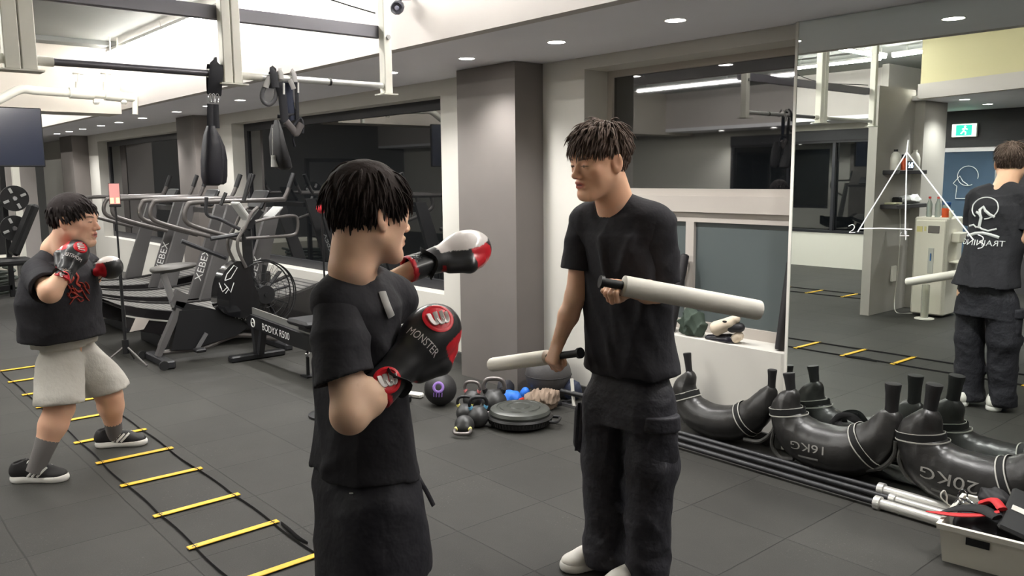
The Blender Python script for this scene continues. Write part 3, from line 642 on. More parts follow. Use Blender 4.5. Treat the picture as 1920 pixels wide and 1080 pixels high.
d = nrm(B(478, 606)-B(326, 572)); obj('lettering', text_mesh('XEBEX', .055, B(452, 598, .034), d, np.cross((1, 0, 0), d), 1.1), letter_m, mt, smooth=False)
# mast, console, bars
m_ = MB(); rbar(m_, B(470, 560), B(461, 430), .07, .06); rbar(m_, B(461, 430), B(488, 395), .06, .05); obj('mast', m_, black_m, bike, smooth=False)
m_ = MB(); 
for s in (-.11, .11): tube(m_, smooth_path([B(452, 500, s), B(438, 470, s), B(437, 448, s), B(450, 425, s), B(462, 400, s), B(474, 388, s)], 5), .016, 8)
obj('push_arm', m_, tube_grey, bike)
m_ = MB(); box(m_, B(452, 396, 0), (.16, .035, .2), np.array(Matrix.Rotation(.6, 3, 'X')), .01); obj('resistance_panel', m_, mat('panel_grey', (160, 160, 156), .4), bike, smooth=False)
m_ = MB(); box(m_, B(512, 398, 0), (.2, .02, .15), np.array(Matrix.Rotation(-.85, 3, 'X')), .008); obj('console', m_, mat('console_silver', (168, 168, 166), .4), bike, smooth=False)
m_ = MB(); tube(m_, smooth_path([B(470, 415, .1), B(500, 408, .1), B(540, 404, .1), B(549, 412, .1), B(548, 432, .1), B(538, 440, .1), B(500, 443, .1), B(452, 446, .1)], 4), .014, 8); obj('handlebar_loop', m_, tube_grey, bike)
m_ = MB(); tube(m_, smooth_path([B(395, 370, -.1), B(396, 402, -.1), B(420, 412, -.08), B(450, 430, 0)], 5), .017, 8); tube(m_, [B(395, 448, 0), B(458, 438, 0)], .02, 8); obj('rear_bar', m_, blackmetal_m, bike)
m_ = MB(); tube(m_, [B(340, 452, 0), B(424, 484, 0)], .02, 8); obj('side_bar', m_, blackmetal_m, bike)
for s, a_ in ((.16, (443, 376, 456, 326)), (-.2, (430, 385, 440, 362))):
    m_ = MB(); tube(m_, [B(a_[0], a_[1], s), B(a_[2], a_[3], s)], .018, 8); obj('arm_grip', m_, rubber_m, bike)
# seat
m_ = MB(); s0 = B(286, 507); s1 = B(345, 499)
for k, (t_, w_, h_) in enumerate(((.0, .02, .02), (.06, .07, .04), (.2, .12, .055), (.45, .10, .05), (.75, .045, .04), (1, .025, .03))): pass
ring_pts = []
v = []; f = []; prof = ((-.02, .02, .012), (.0, .07, .026), (.07, .115, .036), (.15, .12, .04), (.24, .075, .036), (.33, .04, .028), (.37, .02, .015)); sd = nrm(s1-s0)
for k, (t_, w_, h_) in enumerate(prof):
    for j in range(14): a = 2*np.pi*j/14; v.append(s0+sd*t_+np.array([w_*math.cos(a), 0, h_*math.sin(a)]))
for k in range(len(prof)-1):
    for j in range(14): f.append((k*14+j, k*14+(j+1) % 14, (k+1)*14+(j+1) % 14, (k+1)*14+j))
f += [tuple(range(14))[::-1], tuple((len(prof)-1)*14+j for j in range(14))]
m_.add(v, f); obj('saddle', m_, mat('saddle_grey', (88, 86, 84), .45), bike)
m_ = MB(); rbar(m_, B(306, 513), B(327, 575), .045, .045); obj('seat_post', m_, steel_m, bike, smooth=False)
m_ = MB(); rbar(m_, B(330, 572), B(342, 548), .06, .12); rbar(m_, B(334, 578), B(303, 650), .07, .05); rbar(m_, B(303, 650), B(296, 668), .07, .04); obj('rear_leg', m_, greym_m, bike, smooth=False)
m_ = MB(); p_ = B(300, 668); bx(m_, (BX-.28, p_[1]-.04, 0), (BX+.28, p_[1]+.04, .07), .012); obj('rear_foot', m_, blackmetal_m, bike, smooth=False)
for s in (-.28, .28):
    m_ = MB(); cyl(m_, (BX+s-.01, p_[1]-.06, .04), (BX+s+.01, p_[1]-.06, .04), .04, seg=16); obj('wheel', m_, rubber_m, bike)
m_ = MB(); p2_ = B(470, 632); tube(m_, smooth_path([B(296, 662), B(380, 652), B(420, 636), B(455, 628), (BX, p2_[1]+.3, .06)], 5), .022, 8); obj('lower_tube', m_, tube_grey, bike)
m_ = MB(); bx(m_, (BX-.25, p2_[1]+.22, 0), (BX+.25, p2_[1]+.30, .06), .012); obj('front_foot', m_, blackmetal_m, bike, smooth=False)
m_ = MB(); poly = [(B(x, y)[1], B(x, y)[2]) for x, y in ((334, 582), (380, 578), (440, 596), (470, 606), (440, 628), (400, 640), (350, 655), (318, 655))]
prism(m_, poly, (BX, 0, 0), (0, 1, 0), (0, 0, 1), (1, 0, 0), .08); obj('lower_fairing', m_, black_m, bike, smooth=False)
cr = B(380, 622)
for s in (-1, 1):
    m_ = MB(); a_ = cr+np.array([s*.09, 0, 0]); c_ = a_+np.array([0, -.09*s, -.13*s]); rbar(m_, a_, c_, .02, .03); obj('crank', m_, steel_m, bike, smooth=False)
    m_ = MB(); box(m_, c_+np.array([s*.06, 0, 0]), (.1, .09, .03), None, .008); obj('pedal', m_, black_m, bike, smooth=False)
# ---- rowing machine along the wall
RY = 2.98
rw = thing('rowing_machine', 'black rowing machine with white lettering on its rail', 'rowing machine', (-6.0, RY, 0))
m_ = MB(); poly = [(-7.0, .36), (-6.92, .40), (-5.1, .335), (-5.1, .24), (-6.2, .24), (-6.98, .30)]
prism(m_, poly, (0, RY, 0), (1, 0, 0), (0, 0, 1), (0, 1, 0), .12); rl = obj('rail', m_, black_m, rw, smooth=False)
m_ = MB(); rbar(m_, (-6.95, RY-.02, .405), (-5.1, RY-.02, .341), .10, .012, up=(0, 1, 0)); obj('aluminium_track', m_, mat('track_grey', (150, 150, 146), .35, metal=.5), rw, smooth=False)
obj('lettering', text_mesh('BODYX R500', .085, (-6.42, RY-.0615, .315), (1, 0, -.033), (.033, 0, 1), 1.05), letter_m, rl, smooth=False)
m_ = MB(); tube(m_, [(-6.86+.035*math.cos(a), RY-.062, .335+.035*math.sin(a)) for a in np.linspace(0, 2*np.pi, 20)[:-1]], .006, 5, closed=True); rbar(m_, (-6.89, RY-.062, .335), (-6.83, RY-.062, .335), .006, .006); obj('round_emblem', m_, letter_m, rl)
m_ = MB(); rbar(m_, (-6.98, RY, .32), (-6.94, RY, .05), .05, .05); rbar(m_, (-6.78, RY, .32), (-6.88, RY, .05), .05, .05); obj('rear_leg', m_, blackmetal_m, rw, smooth=False)
m_ = MB(); bx(m_, (-6.97, 2.72, 0), (-6.88, 3.22, .055), .012); obj('rear_foot', m_, black_m, rw, smooth=False)
m_ = MB(); box(m_, (-5.9, RY, .46), (.34, .26, .05), None, .02); obj('sliding_seat', m_, black_m, rw, smooth=False)
m_ = MB(); box(m_, (-5.9, RY, .415), (.2, .12, .05), None, .005); obj('seat_carriage', m_, blackmetal_m, rw, smooth=False)
m_ = MB(); cyl(m_, (-4.9, RY-.09, .42), (-4.9, RY+.09, .42), .22, seg=36); obj('flywheel_housing', m_, blackmetal_m, rw)
m_ = MB(); rbar(m_, (-5.0, RY, .3), (-4.85, RY, .05), .06, .05); bx(m_, (-4.9, RY-.2, 0), (-4.8, RY+.2, .05), .01); obj('front_foot', m_, black_m, rw, smooth=False)
for s in (-.14, .14):
    m_ = MB(); box(m_, (-5.25, RY+s, .36), (.03, .12, .3), np.array(Matrix.Rotation(-.6, 3, 'Y')), .008); obj('footplate', m_, black_m, rw, smooth=False)
# silver bolt of a dumbbell stand near the boy's back
m_ = MB(); p_ = FL(578, 706); rbar(m_, (p_[0], p_[1], .0), (p_[0], p_[1], .16), .02, .02); q = thing('small_stand', 'tiny black stand with a chrome knob left of the near boxer', 'stand', (p_[0], p_[1], 0)); obj('stem', m_, black_m, q, smooth=False)
m_ = MB(); ball(m_, (p_[0], p_[1], .185), .022); obj('knob', m_, chrome_m, q); m_ = MB(); bx(m_, (p_[0]-.06, p_[1]-.04, 0), (p_[0]+.06, p_[1]+.04, .012)); obj('base', m_, black_m, q, smooth=False)
# ---- phone on a tripod
tp = FL(238, 684); TX, TY = tp[0], tp[1]
tr = thing('phone_tripod', 'thin black tripod stand between the boy and the treadmills', 'tripod', (TX, TY, 0))
zt = 1.36
m_ = MB(); cyl(m_, (TX, TY, .1), (TX, TY, .8), .013); cyl(m_, (TX, TY, .8), (TX, TY, zt), .008); obj('column', m_, black_m, tr)
m_ = MB(); cyl(m_, (TX, TY, .10), (TX, TY, .22), .028); obj('hub', m_, black_m, tr)
for k in range(3):
    a = 2*np.pi*k/3+.5; m_ = MB(); tube(m_, [(TX, TY, .17), (TX+.22*math.cos(a), TY+.22*math.sin(a), .008)], .008, 6); obj('leg', m_, tube_grey, tr)
td = nrm(np.array([0, 0, 0])-np.array([TX, TY, 0])); tx_ = np.cross((0, 0, 1), td)
ph = thing('smartphone', 'smartphone clamped upright on the tripod with a lit screen', 'phone', (TX, TY, zt))
Rp = np.array([tx_, td, (0, 0, 1)]).T
m_ = MB(); box(m_, (TX, TY, zt+.1), (.085, .012, .18), Rp, .004); obj('case', m_, black_m, ph, smooth=False)
m_ = MB(); box(m_, np.array((TX, TY, zt+.1))+td*.007, (.078, .002, .17), Rp); obj('screen', m_, mat('phone_screen', (160, 110, 105), .3, emit=(150, 105, 100), es=.5), ph, smooth=False)
m_ = MB(); box(m_, np.array((TX, TY, zt+.045))+td*.0085+tx_*.022, (.026, .002, .045), Rp); box(m_, np.array((TX, TY, zt+.045))+td*.0085-tx_*.022, (.026, .002, .045), Rp); obj('screen_tiles', m_, mat('phone_tiles', (235, 200, 130), .3, emit=(235, 200, 130), es=.6), ph, smooth=False)
m_ = MB(); box(m_, (TX, TY, zt+.0), (.09, .03, .02), Rp, .003); obj('clamp', m_, black_m, tr, smooth=False)
# ---- far weights area
def plate(mb, c, r, ax=(1, 0, 0), th=.035): lathe(mb, c, [(.03, -th/2), (r*.55, -th/2), (r*.6, -th/2-.008), (r*.92, -th/2-.008), (r, -th/2), (r, th/2), (.03, th/2)], axis=ax, seg=28, cap=False)
wr = thing('plate_rack', 'black upright rack with round weight plates at far left', 'weight rack', (-13.0, 1.7, 0))
for y in (1.15, 2.15):
    m_ = MB(); bx(m_, (-13.05, y-.03, 0), (-12.98, y+.03, 1.9)); obj('upright', m_, black_m, wr, smooth=False)
m_ = MB(); bx(m_, (-13.05, 1.15, 1.84), (-12.98, 2.15, 1.9)); bx(m_, (-13.05, 1.15, .1), (-12.98, 2.15, .16)); obj('crossbeam', m_, black_m, wr, smooth=False)
plm = mat('plate_black', (32, 32, 34), .45)
for k, (px, py, r) in enumerate(((27, 372, .17), (27, 428, .17), (-26, 390, .16), (-26, 452, .16))):
    p_ = PX(px, py, -12.7); t = thing('weight_plate', ('upper', 'lower', 'left upper', 'left middle', 'small lowest')[k]+' black weight plate with silver centre on the far rack', 'weight plate', p_, group='weight plates on the far rack')
    m_ = MB(); plate(m_, p_, r); obj('disc', m_, plm, t)
    for a in np.arange(4)*np.pi/2+.4:
        m_ = MB(); q_ = p_+np.array([.026, .11*math.cos(a), .11*math.sin(a)]); box(m_, q_, (.012, .07, .035), np.array(Matrix.Rotation(a, 3, 'X')), .003); obj('grip_slot', m_, mat('slot_silver', (190, 190, 190), .4), t, smooth=False)
    m_ = MB(); cyl(m_, p_-np.array([.2, 0, 0]), p_+np.array([.05, 0, 0]), .026); obj('peg', m_, steel_m, t)
bn = thing('weight_bench', 'black padded bench with silver frame at far left', 'bench', (-12.2, 1.9, 0))
m_ = MB(); box(m_, (-12.2, 1.75, .55), (.35, 1.0, .09), None, .03); obj('seat_pad', m_, black_m, bn, smooth=False)
m_ = MB(); box(m_, (-12.2, 2.2, .95), (.34, .7, .09), np.array(Matrix.Rotation(1.15, 3, 'X')), .03); obj('back_pad', m_, black_m, bn, smooth=False)
for y in (1.35, 2.15):
    m_ = MB(); bx(m_, (-12.23, y-.03, .06), (-12.17, y+.03, .51)); bx(m_, (-12.5, y-.04, 0), (-11.9, y+.04, .06)); obj('leg', m_, steel_m, bn, smooth=False)
m_ = MB(); tube(m_, smooth_path([(-12.2, 1.2, .5), (-12.2, 1.1, .75), (-12.2, 1.2, .95)], 5), .02, 8); obj('leg_roller_arm', m_, steel_m, bn)
# cable tower and white pillars at the far end
ct_ = thing('cable_machine', 'tall white cable machine behind the boy\'s head', 'cable machine', (-15.5, 2.3, 0))
for y in (2.0, 2.75):
    m_ = MB(); bx(m_, (-15.55, y-.05, 0), (-15.45, y+.05, 2.2)); obj('upright', m_, rig_m, ct_, smooth=False)
m_ = MB(); bx(m_, (-15.55, 2.0, 2.12), (-15.45, 2.75, 2.2)); obj('top_beam', m_, rig_m, ct_, smooth=False)
m_ = MB(); bx(m_, (-15.62, 2.15, .1), (-15.50, 2.6, 1.3)); obj('weight_stack', m_, black_m, ct_, smooth=False)
m_ = MB(); cyl(m_, (-15.4, 2.35, .5), (-15.4, 2.35, 2.12), .006, seg=6); obj('cable', m_, black_m, ct_)
for k, y in enumerate((1.0, 3.3)):
    m_ = MB(); bx(m_, (-18.6, y-.25, 0), (-18.1, y+.25, CZ-.002)); struct('trim_%d' % (9+k), m_, white_m)
# battle rope heaped on the floor
rp = FL(12, 548); rg = np.random.RandomState(3); P = []
for k in range(26): a = k*1.35; r = .32+.12*rg.rand(); P.append((rp[0]+r*1.2*math.cos(a), rp[1]-.25+r*math.sin(a), .03+.012*k))
m_ = MB(); tube(m_, smooth_path(P, 6), .022, 7); tag(obj('battle_rope', m_, mat('rope_dark', (56, 62, 56), .8)), 'dark battle rope heaped on the floor at far left', 'rope')
m_ = MB(); box(m_, (rp[0]-1.6, rp[1]-.4, .20), (.5, 1.6, .4), None, .05); tag(obj('plyo_box', m_, mat('pad_cream', (190, 188, 176), .6), smooth=False), 'pale padded block on the floor behind the battle rope', 'padded block')
# ------------------------------------------------------------ straps on the bar
def HB(px, py, dx=0): p = PX(px, py, RX); p[0] += dx; return p
web = mat('webbing_black', (38, 38, 44), .75, bump=.3, bscale=200, bdist=.001)
ab = thing('ab_sling', 'black hanging ab sling looped over the bar at left', 'ab sling', HB(404, 345))
m_ = MB(); tube(m_, smooth_path([HB(402, 178, .0), HB(401, 150, .022), HB(404, 124, .02), HB(404, 121, 0), HB(404, 124, -.02), HB(403, 150, -.022), HB(401, 178, .0)], 4), .036, 12, flat=.12, up=(1, 0, 0)); obj('loop_strap', m_, web, ab)
for px in (394, 400, 407):
    m_ = MB(); c_ = HB(px, 184); tube(m_, [c_+np.array([.004, .009*math.cos(a), .022*math.sin(a)]) for a in np.linspace(0, 2*np.pi, 16)[:-1]], .003, 6, closed=True); obj('carabiner', m_, chrome_m, ab)
for px, dx in ((394, .0), (407, -.02)):
    m_ = MB(); tube(m_, [HB(px, 195, dx), HB(px+(2 if px > 400 else 0), 240, dx)], .016, 8, flat=.25, up=(1, 0, 0)); obj('strap', m_, web, ab)
def pad(lst, th):
    """soft pad: rows of (left px, right px, y, bulge)"""
    m2 = MB(); v = []; f = []; n = 16
    for (l, r, y, bl) in lst:
        a_ = HB(l, y); c_ = HB(r, y); mid = (a_+c_)/2; hw = (c_-a_)/2
        for j in range(n):
            t_ = 2*np.pi*j/n; v.append(mid+hw*math.copysign(abs(math.cos(t_))**.6, math.cos(t_))+np.array([bl*th*math.copysign(abs(math.sin(t_))**.7, math.sin(t_)), 0, 0]))
    for k in range(len(lst)-1):
        for j in range(n): f.append((k*n+j, k*n+(j+1) % n, (k+1)*n+(j+1) % n, (k+1)*n+j))
    f += [tuple(range(n))[::-1], tuple((len(lst)-1)*n+j for j in range(n))]
    return m2.add(v, f)
slm = mat('sling_vinyl', (34, 33, 42), .5, bump=.4, bscale=14, bdist=.01)
obj('arm_pad', pad([(388, 402, 236, .4), (383, 408, 252, .7), (380, 414, 275, .9), (378, 416, 300, 1), (379, 416, 330, 1), (382, 414, 344, .8), (386, 410, 348, .4)], .045), slm, ab)
P2 = pad([(402, 412, 240, .4), (402, 420, 256, .7), (402, 428, 275, .9), (404, 432, 300, 1), (405, 432, 330, 1), (406, 431, 342, .8), (408, 427, 346, .4)], .05); V = P2.V(); V[:, 0] -= .06; obj('back_pad', (V, P2.f), slm, ab)
# cluster of straps
cl = thing('suspension_straps', 'tangled black and grey suspension straps hanging from the bar', 'suspension straps', HB(530, 240))
def strp(pts, w_, m2, nm='strap', fl=.2, up=(1, 0, 0)):
    q = MB(); tube(q, smooth_path(pts, 4), w_, 10, flat=fl, up=up); return obj(nm, q, m2, cl)
gw = mat('webbing_grey', (168, 166, 164), .7)
strp([HB(512, 165, .03), HB(510, 140, .022), HB(512, 131, 0), HB(514, 140, -.022), HB(515, 165, -.03)], .022, web)
strp([HB(523, 150, .03), HB(523, 137, .022), HB(525, 131, 0), HB(526, 140, -.022), HB(528, 155, -.03)], .014, gw); strp([HB(549, 155, .03), HB(548, 140, .022), HB(549, 133, 0), HB(550, 142, -.022), HB(551, 155, -.03)], .014, gw)
strp([HB(520, 155, .02), HB(526, 180, .02), HB(529, 210, .02), HB(531, 230, .02)], .024, web); strp([HB(540, 155, .0), HB(541, 180, 0), HB(545, 205, 0), HB(551, 225, 0)], .026, mat('webbing_navy', (40, 46, 66), .7)); strp([HB(553, 150, .01), HB(555, 180, .01), HB(556, 225, .01)], .011, web)
strp([HB(526, 157, .04), HB(526, 178, .04)], .006, letter_m, 'white_tag'); strp([HB(553, 156, .04), HB(553, 175, .04)], .005, letter_m, 'white_tag')
strp([HB(500, 152, .01), HB(490, 175, .01), HB(492, 190, .01), HB(503, 196, .01), HB(514, 186, .01), HB(517, 165, .01)], .012, mat('strap_smoke', (88, 88, 92), .5), 'loop', .5)
strp([HB(503, 145, .02), HB(497, 158, .02), HB(495, 165, .02)], .016, gw); strp([HB(538, 150, .03), HB(543, 160, .03), HB(546, 168, .03)], .014, gw)
strp([HB(520, 218, 0), HB(530, 219, .01), HB(545, 215, 0), HB(558, 214, 0)], .010, web, 'buckle_strap', .7)
strp([HB(533, 230, .01), HB(545, 240, .01), HB(560, 222, .01), HB(566, 232, .01), HB(566, 250, .01)], .008, web, 'cord', .8); strp([HB(549, 238, .01), HB(548, 262, .01), HB(551, 275, .01)], .006, web, 'cord', .8)
strp([HB(533, 228, .02), HB(546, 243, .02), HB(552, 250, .02), HB(562, 232, .02)], .02, mat('strap_taupe', (98, 92, 92), .6), 'fabric_end', .4)
hg = thing('hanging_gloves', 'black padded sparring mitts hanging below the straps', 'sparring mitts', HB(527, 318))
obj('left_pad', pad([(516, 521, 225, .3), (515, 526, 245, .7), (514, 530, 270, 1), (517, 540, 300, 1), (522, 544, 314, .8), (528, 540, 319, .4)], .06), mat('mitt_black', (38, 37, 40), .5), hg)
P2 = pad([(524, 534, 232, .4), (522, 536, 255, .9), (524, 541, 285, 1), (528, 545, 308, .9), (532, 542, 316, .4)], .05); V = P2.V(); V[:, 0] -= .09; obj('right_pad', (V, P2.f), MATS['mitt_black'], hg)
m_ = MB(); tube(m_, [HB(511, 240, .0), HB(511, 290, 0)], .002, 4); poly = None; obj('tag_cord', m_, letter_m, hg)
m_ = MB(); a_ = [HB(508, 291), HB(516, 291), HB(522, 313), HB(508, 313)]; m_.add(a_+[p+np.array([.004, 0, 0]) for p in a_], [(0, 1, 2, 3), (7, 6, 5, 4), (0, 4, 5, 1), (1, 5, 6, 2), (2, 6, 7, 3), (3, 7, 4, 0)]); obj('paper_tag', m_, letter_m, hg, smooth=False)
m_ = MB(); tube(m_, [HB(526, 226), HB(527, 240)], .012, 6); obj('hanging_loop', m_, web, hg)
# ------------------------------------------------------------ soft-body modelling: blended distance fields turned into meshes
def smin(a, b_, k):
    h = np.clip(.5+.5*(b_-a)/k, 0, 1); return b_*(1-h)+a*h-k*h*(1-h)
class Sdf:
    def __init__(s): s.P = []; s.post = []; s.lo = np.full(3, 1e9); s.hi = np.full(3, -1e9)
    def _bb(s, pts, r):
        pts = np.atleast_2d(pts); s.lo = np.minimum(s.lo, pts.min(0)-r); s.hi = np.maximum(s.hi, pts.max(0)+r)
    def add(s, f, k=.02, sub=False): s.P.append((f, k, sub)); return s
    def cap(s, a, b_, ra, rb, k=.02, n=None, sc=1.0, sub=False):
        """tapered capsule; n, sc: squash along the direction n"""
        a = np.asarray(a, float); b_ = np.asarray(b_, float); d = b_-a; L2 = max(1e-9, d @ d)
        if n is not None: n = nrm(np.asarray(n, float)-d*((np.asarray(n, float) @ d)/L2))
        def f(p):
            q = p-a; t = np.clip(q @ d/L2, 0, 1)[:, None]; q = q-t*d
            if n is not None: q = q+n*((q @ n)*(1/sc-1))[:, None]
            return (np.linalg.norm(q, axis=1)-(ra+(rb-ra)*t[:, 0]))*(min(1, sc) if n is not None else 1)
        if not sub: s._bb([a, b_], max(ra, rb)*max(1, sc))
        return s.add(f, k, sub)
    def ell(s, c, r, R=None, k=.02, sub=False):
        c = np.asarray(c, float); r = np.array([r]*3 if np.isscalar(r) else r, float); R = np.eye(3) if R is None else np.asarray(R)
        def f(p):
            q = (p-c) @ R; k0 = np.linalg.norm(q/r, axis=1); k1 = np.linalg.norm(q/(r*r), axis=1); return k0*(k0-1)/np.maximum(k1, 1e-6)
        if not sub: s._bb(c, r.max())
        return s.add(f, k, sub)
    def stack(s, rows, k=.02, cap_=True):
        """elliptical slices along z: rows (z, cx, cy, half_w, half_d, yaw)"""
        r = np.array(sorted(rows), float); z = r[:, 0]
        def f(p):
            zz = p[:, 2]; I = lambda i: np.interp(zz, z, r[:, i])
            x = p[:, 0]-I(1); y = p[:, 1]-I(2); a = I(3); b_ = I(4); w_ = I(5); c_, s_ = np.cos(w_), np.sin(w_)
            u = x*c_+y*s_; v = -x*s_+y*c_; k0 = (np.abs(u/a)**2.3+np.abs(v/b_)**2.3)**(1/2.3); d = (k0-1)*np.minimum(a, b_)
            if cap_: d = np.maximum(d, np.maximum(z[0]-zz, zz-z[-1]))
            return d
        m_ = max(r[:, 3].max(), r[:, 4].max())
        for q in (r[0], r[-1]): s._bb([q[1], q[2], q[0]], m_)
        s._bb(r[:, [1, 2, 0]], m_); s.lo[2] = min(s.lo[2], z[0]-.02); s.hi[2] = max(s.hi[2], z[-1]+.02)
        return s.add(f, k)
    def ev(s, p):
        acc = None
        for f, k, sub in s.P:
            d = f(p)
            if acc is None: acc = d
            elif sub: acc = -smin(-acc, d, k)
            else: acc = smin(acc, d, k)
        for f in s.post: acc = f(p, acc)
        return acc
    def mesh(s, h, lo=None, hi=None, clip=None):
        lo = s.lo-.03 if lo is None else np.maximum(s.lo-.03, lo); hi = s.hi+.03 if hi is None else np.minimum(s.hi+.03, hi)
        nb = 8; n = np.ceil((hi-lo)/(h*nb)).astype(int); bs = h*nb; rad = bs*.87
        I = np.stack(np.meshgrid(*[np.arange(t) for t in n], indexing='ij'), -1).reshape(-1, 3)
        C = lo+(I+.5)*bs
        D = [f(C) for f, k, sub in s.P]
        acc = s.ev(C); act = np.abs(acc) < rad*1.6+.03; I = I[act]; D = [d[act] for d in D]
        kmax = .06; g = np.arange(nb+1)
        loc = np.stack(np.meshgrid(g, g, g, indexing='ij'), -1).reshape(-1, 3)
        nB = len(I); P = (lo+(I[:, None, :]*nb+loc[None])*h).astype(np.float64); A = np.full((nB, len(loc)), 9.)
        first = True
        for (f, k, sub), d in zip(s.P, D):
            need = d < rad*2.2+k*2+.03
            if sub: need = d < rad*2.2+k*2+.02
            if not need.any(): continue
            q = P[need].reshape(-1, 3); v = f(q).reshape(need.sum(), -1)
            A[need] = -smin(-A[need], v, k) if sub else np.where(A[need] > 8, v, smin(A[need], v, k))
        sh = A.shape; pf = P.reshape(-1, 3); a_ = A.reshape(-1)
        for f in s.post: a_ = f(pf, a_)
        A = a_.reshape(nB, nb+1, nb+1, nb+1)
        neg = A < 0
        c8 = [neg[:, i:nb+i, j:nb+j, k:nb+k] for i in (0, 1) for j in (0, 1) for k in (0, 1)]
        sm = sum(c.astype(np.int8) for c in c8); mix = (sm > 0) & (sm < 8)
        b_, i, j, k = np.nonzero(mix)
        acc = np.zeros((len(b_), 3)); cnt = np.zeros(len(b_))
        for ax in range(3):
            o = [t for t in range(3) if t != ax]
            for u in (0, 1):
                for v in (0, 1):
                    o0 = [0, 0, 0]; o0[o[0]] = u; o0[o[1]] = v; o1 = list(o0); o1[ax] = 1
                    a0 = A[b_, i+o0[0], j+o0[1], k+o0[2]]; a1 = A[b_, i+o1[0], j+o1[1], k+o1[2]]
                    cr = (a0 < 0) != (a1 < 0); t = np.where(cr, a0/np.where(np.abs(a0-a1) < 1e-12, 1, a0-a1), 0)
                    pt = np.array(o0, float)[None]+t[:, None]*(np.array(o1)-np.array(o0))[None]
                    acc += np.where(cr[:, None], pt, 0); cnt += cr
        V = lo+(I[b_]*nb+np.stack([i, j, k], 1)+acc/np.maximum(cnt, 1)[:, None])*h
        G = I[b_]*nb+np.stack([i, j, k], 1)+1; N = n*nb+3
        key = (G[:, 0]*N[1]+G[:, 1])*N[2]+G[:, 2]; od = np.argsort(key); ks = key[od]
        def look(g):
            kk = (g[:, 0]*N[1]+g[:, 1])*N[2]+g[:, 2]; p = np.clip(np.searchsorted(ks, kk), 0, len(ks)-1); return np.where(ks[p] == kk, od[p], -1)
        F = []
        for ax in range(3):
            s0 = [slice(0, nb)]*3; s1 = [slice(0, nb)]*3; s1[ax] = slice(1, nb+1)
            n0 = neg[(slice(None),)+tuple(s0)]; n1 = neg[(slice(None),)+tuple(s1)]
            b2, i2, j2, k2 = np.nonzero(n0 != n1); base = I[b2]*nb+np.stack([i2, j2, k2], 1)+1
            o = [(1, 2), (2, 0), (0, 1)][ax]; e0 = np.zeros(3, int); e0[o[0]] = 1; e1 = np.zeros(3, int); e1[o[1]] = 1
            q = np.stack([look(base), look(base-e0), look(base-e0-e1), look(base-e1)], 1)
            fl = n1[b2, i2, j2, k2]; q[fl] = q[fl][:, ::-1]; F.append(q[(q >= 0).all(1)])
        F = np.concatenate(F)
        if clip is not None:
            keep = clip(V); F = F[keep[F].all(1)]
        used = np.unique(F); mp = np.full(len(V), -1); mp[used] = np.arange(len(used)); V = V[used]; F = mp[F]
        # snap onto the surface, then one light smoothing of the faces
        return V, F
def relax(V, F, it=1):
    E = np.concatenate([F[:, [0, 1]], F[:, [1, 2]], F[:, [2, 3]], F[:, [3, 0]]]); 
    for _ in range(it):
        S = np.zeros_like(V); c = np.zeros(len(V)); np.add.at(S, E[:, 0], V[E[:, 1]]); np.add.at(S, E[:, 1], V[E[:, 0]]); np.add.at(c, E[:, 0], 1); np.add.at(c, E[:, 1], 1)
        V = .5*V+.5*S/np.maximum(c, 1)[:, None]
    return V
def sobj(name, parts, m, parent, cols=None, label=None):
    """several (V, F) meshes of one field as one object"""
    V = np.concatenate([p[0] for p in parts]); n = 0; F = []
    for v, f in parts: F.append(f+n); n += len(v)
    F = np.concatenate(F)
    me = bpy.data.meshes.new(name); off = OFF.get(parent.name, np.zeros(3)) if parent is not None else np.zeros(3)
    if parent is None: lo, hi = V.min(0), V.max(0); off = np.array([(lo[0]+hi[0])/2, (lo[1]+hi[1])/2, lo[2]])
    me.vertices.add(len(V)); me.vertices.foreach_set('co', (V-off).astype(np.float32).ravel())
    me.loops.add(len(F)*4); me.loops.foreach_set('vertex_index', F.astype(np.int32).ravel())
    me.polygons.add(len(F)); me.polygons.foreach_set('loop_start', np.arange(0, len(F)*4, 4, dtype=np.int32))
    me.update(calc_edges=True); me.validate(); me.shade_smooth()
    if cols is not None:
        c = cols(V) if callable(cols) else cols
        at = me.color_attributes.new('Col', 'FLOAT_COLOR', 'POINT'); c4 = np.ones((len(V), 4), np.float32); c4[:, :3] = c; at.data.foreach_set('color', c4.ravel())
    me.materials.append(m); o = bpy.data.objects.new(name, me); COL.objects.link(o)
    if parent is not None: o.parent = parent
    else: o.location = off
    OFF[o.name] = off
    if label: o['label'] = label
    return o
def folds(kx, amp, seed=0, n=5, lo=14, hi=34):
    """cloth folds as a displacement: wavy ridges roughly across the direction kx"""
    r = np.random.RandomState(seed); W = []
    kx = nrm(kx)
    for _ in range(n):
        d = nrm(kx+r.randn(3)*.55); W.append((d*(lo+(hi-lo)*r.rand()), r.rand()*6.28, nrm(r.randn(3))*(6+5*r.rand()), .6+.5*r.rand()))
    def f(p):
        s_ = 0
        for d, ph, e, am in W: s_ = s_+am*(1-np.abs(np.sin(p @ d+ph+1.3*np.sin(p @ e))))**1.5
        return amp*(s_/n-.35)
    return f
def crease(a, b_, w_, amp):
    a = np.asarray(a, float); b_ = np.asarray(b_, float); d = b_-a; L2 = d @ d
    def f(p):
        q = p-a; t = np.clip(q @ d/L2, 0, 1)[:, None]; r = np.linalg.norm(q-t*d, axis=1); return amp*np.exp(-(r/w_)**2)
    return f
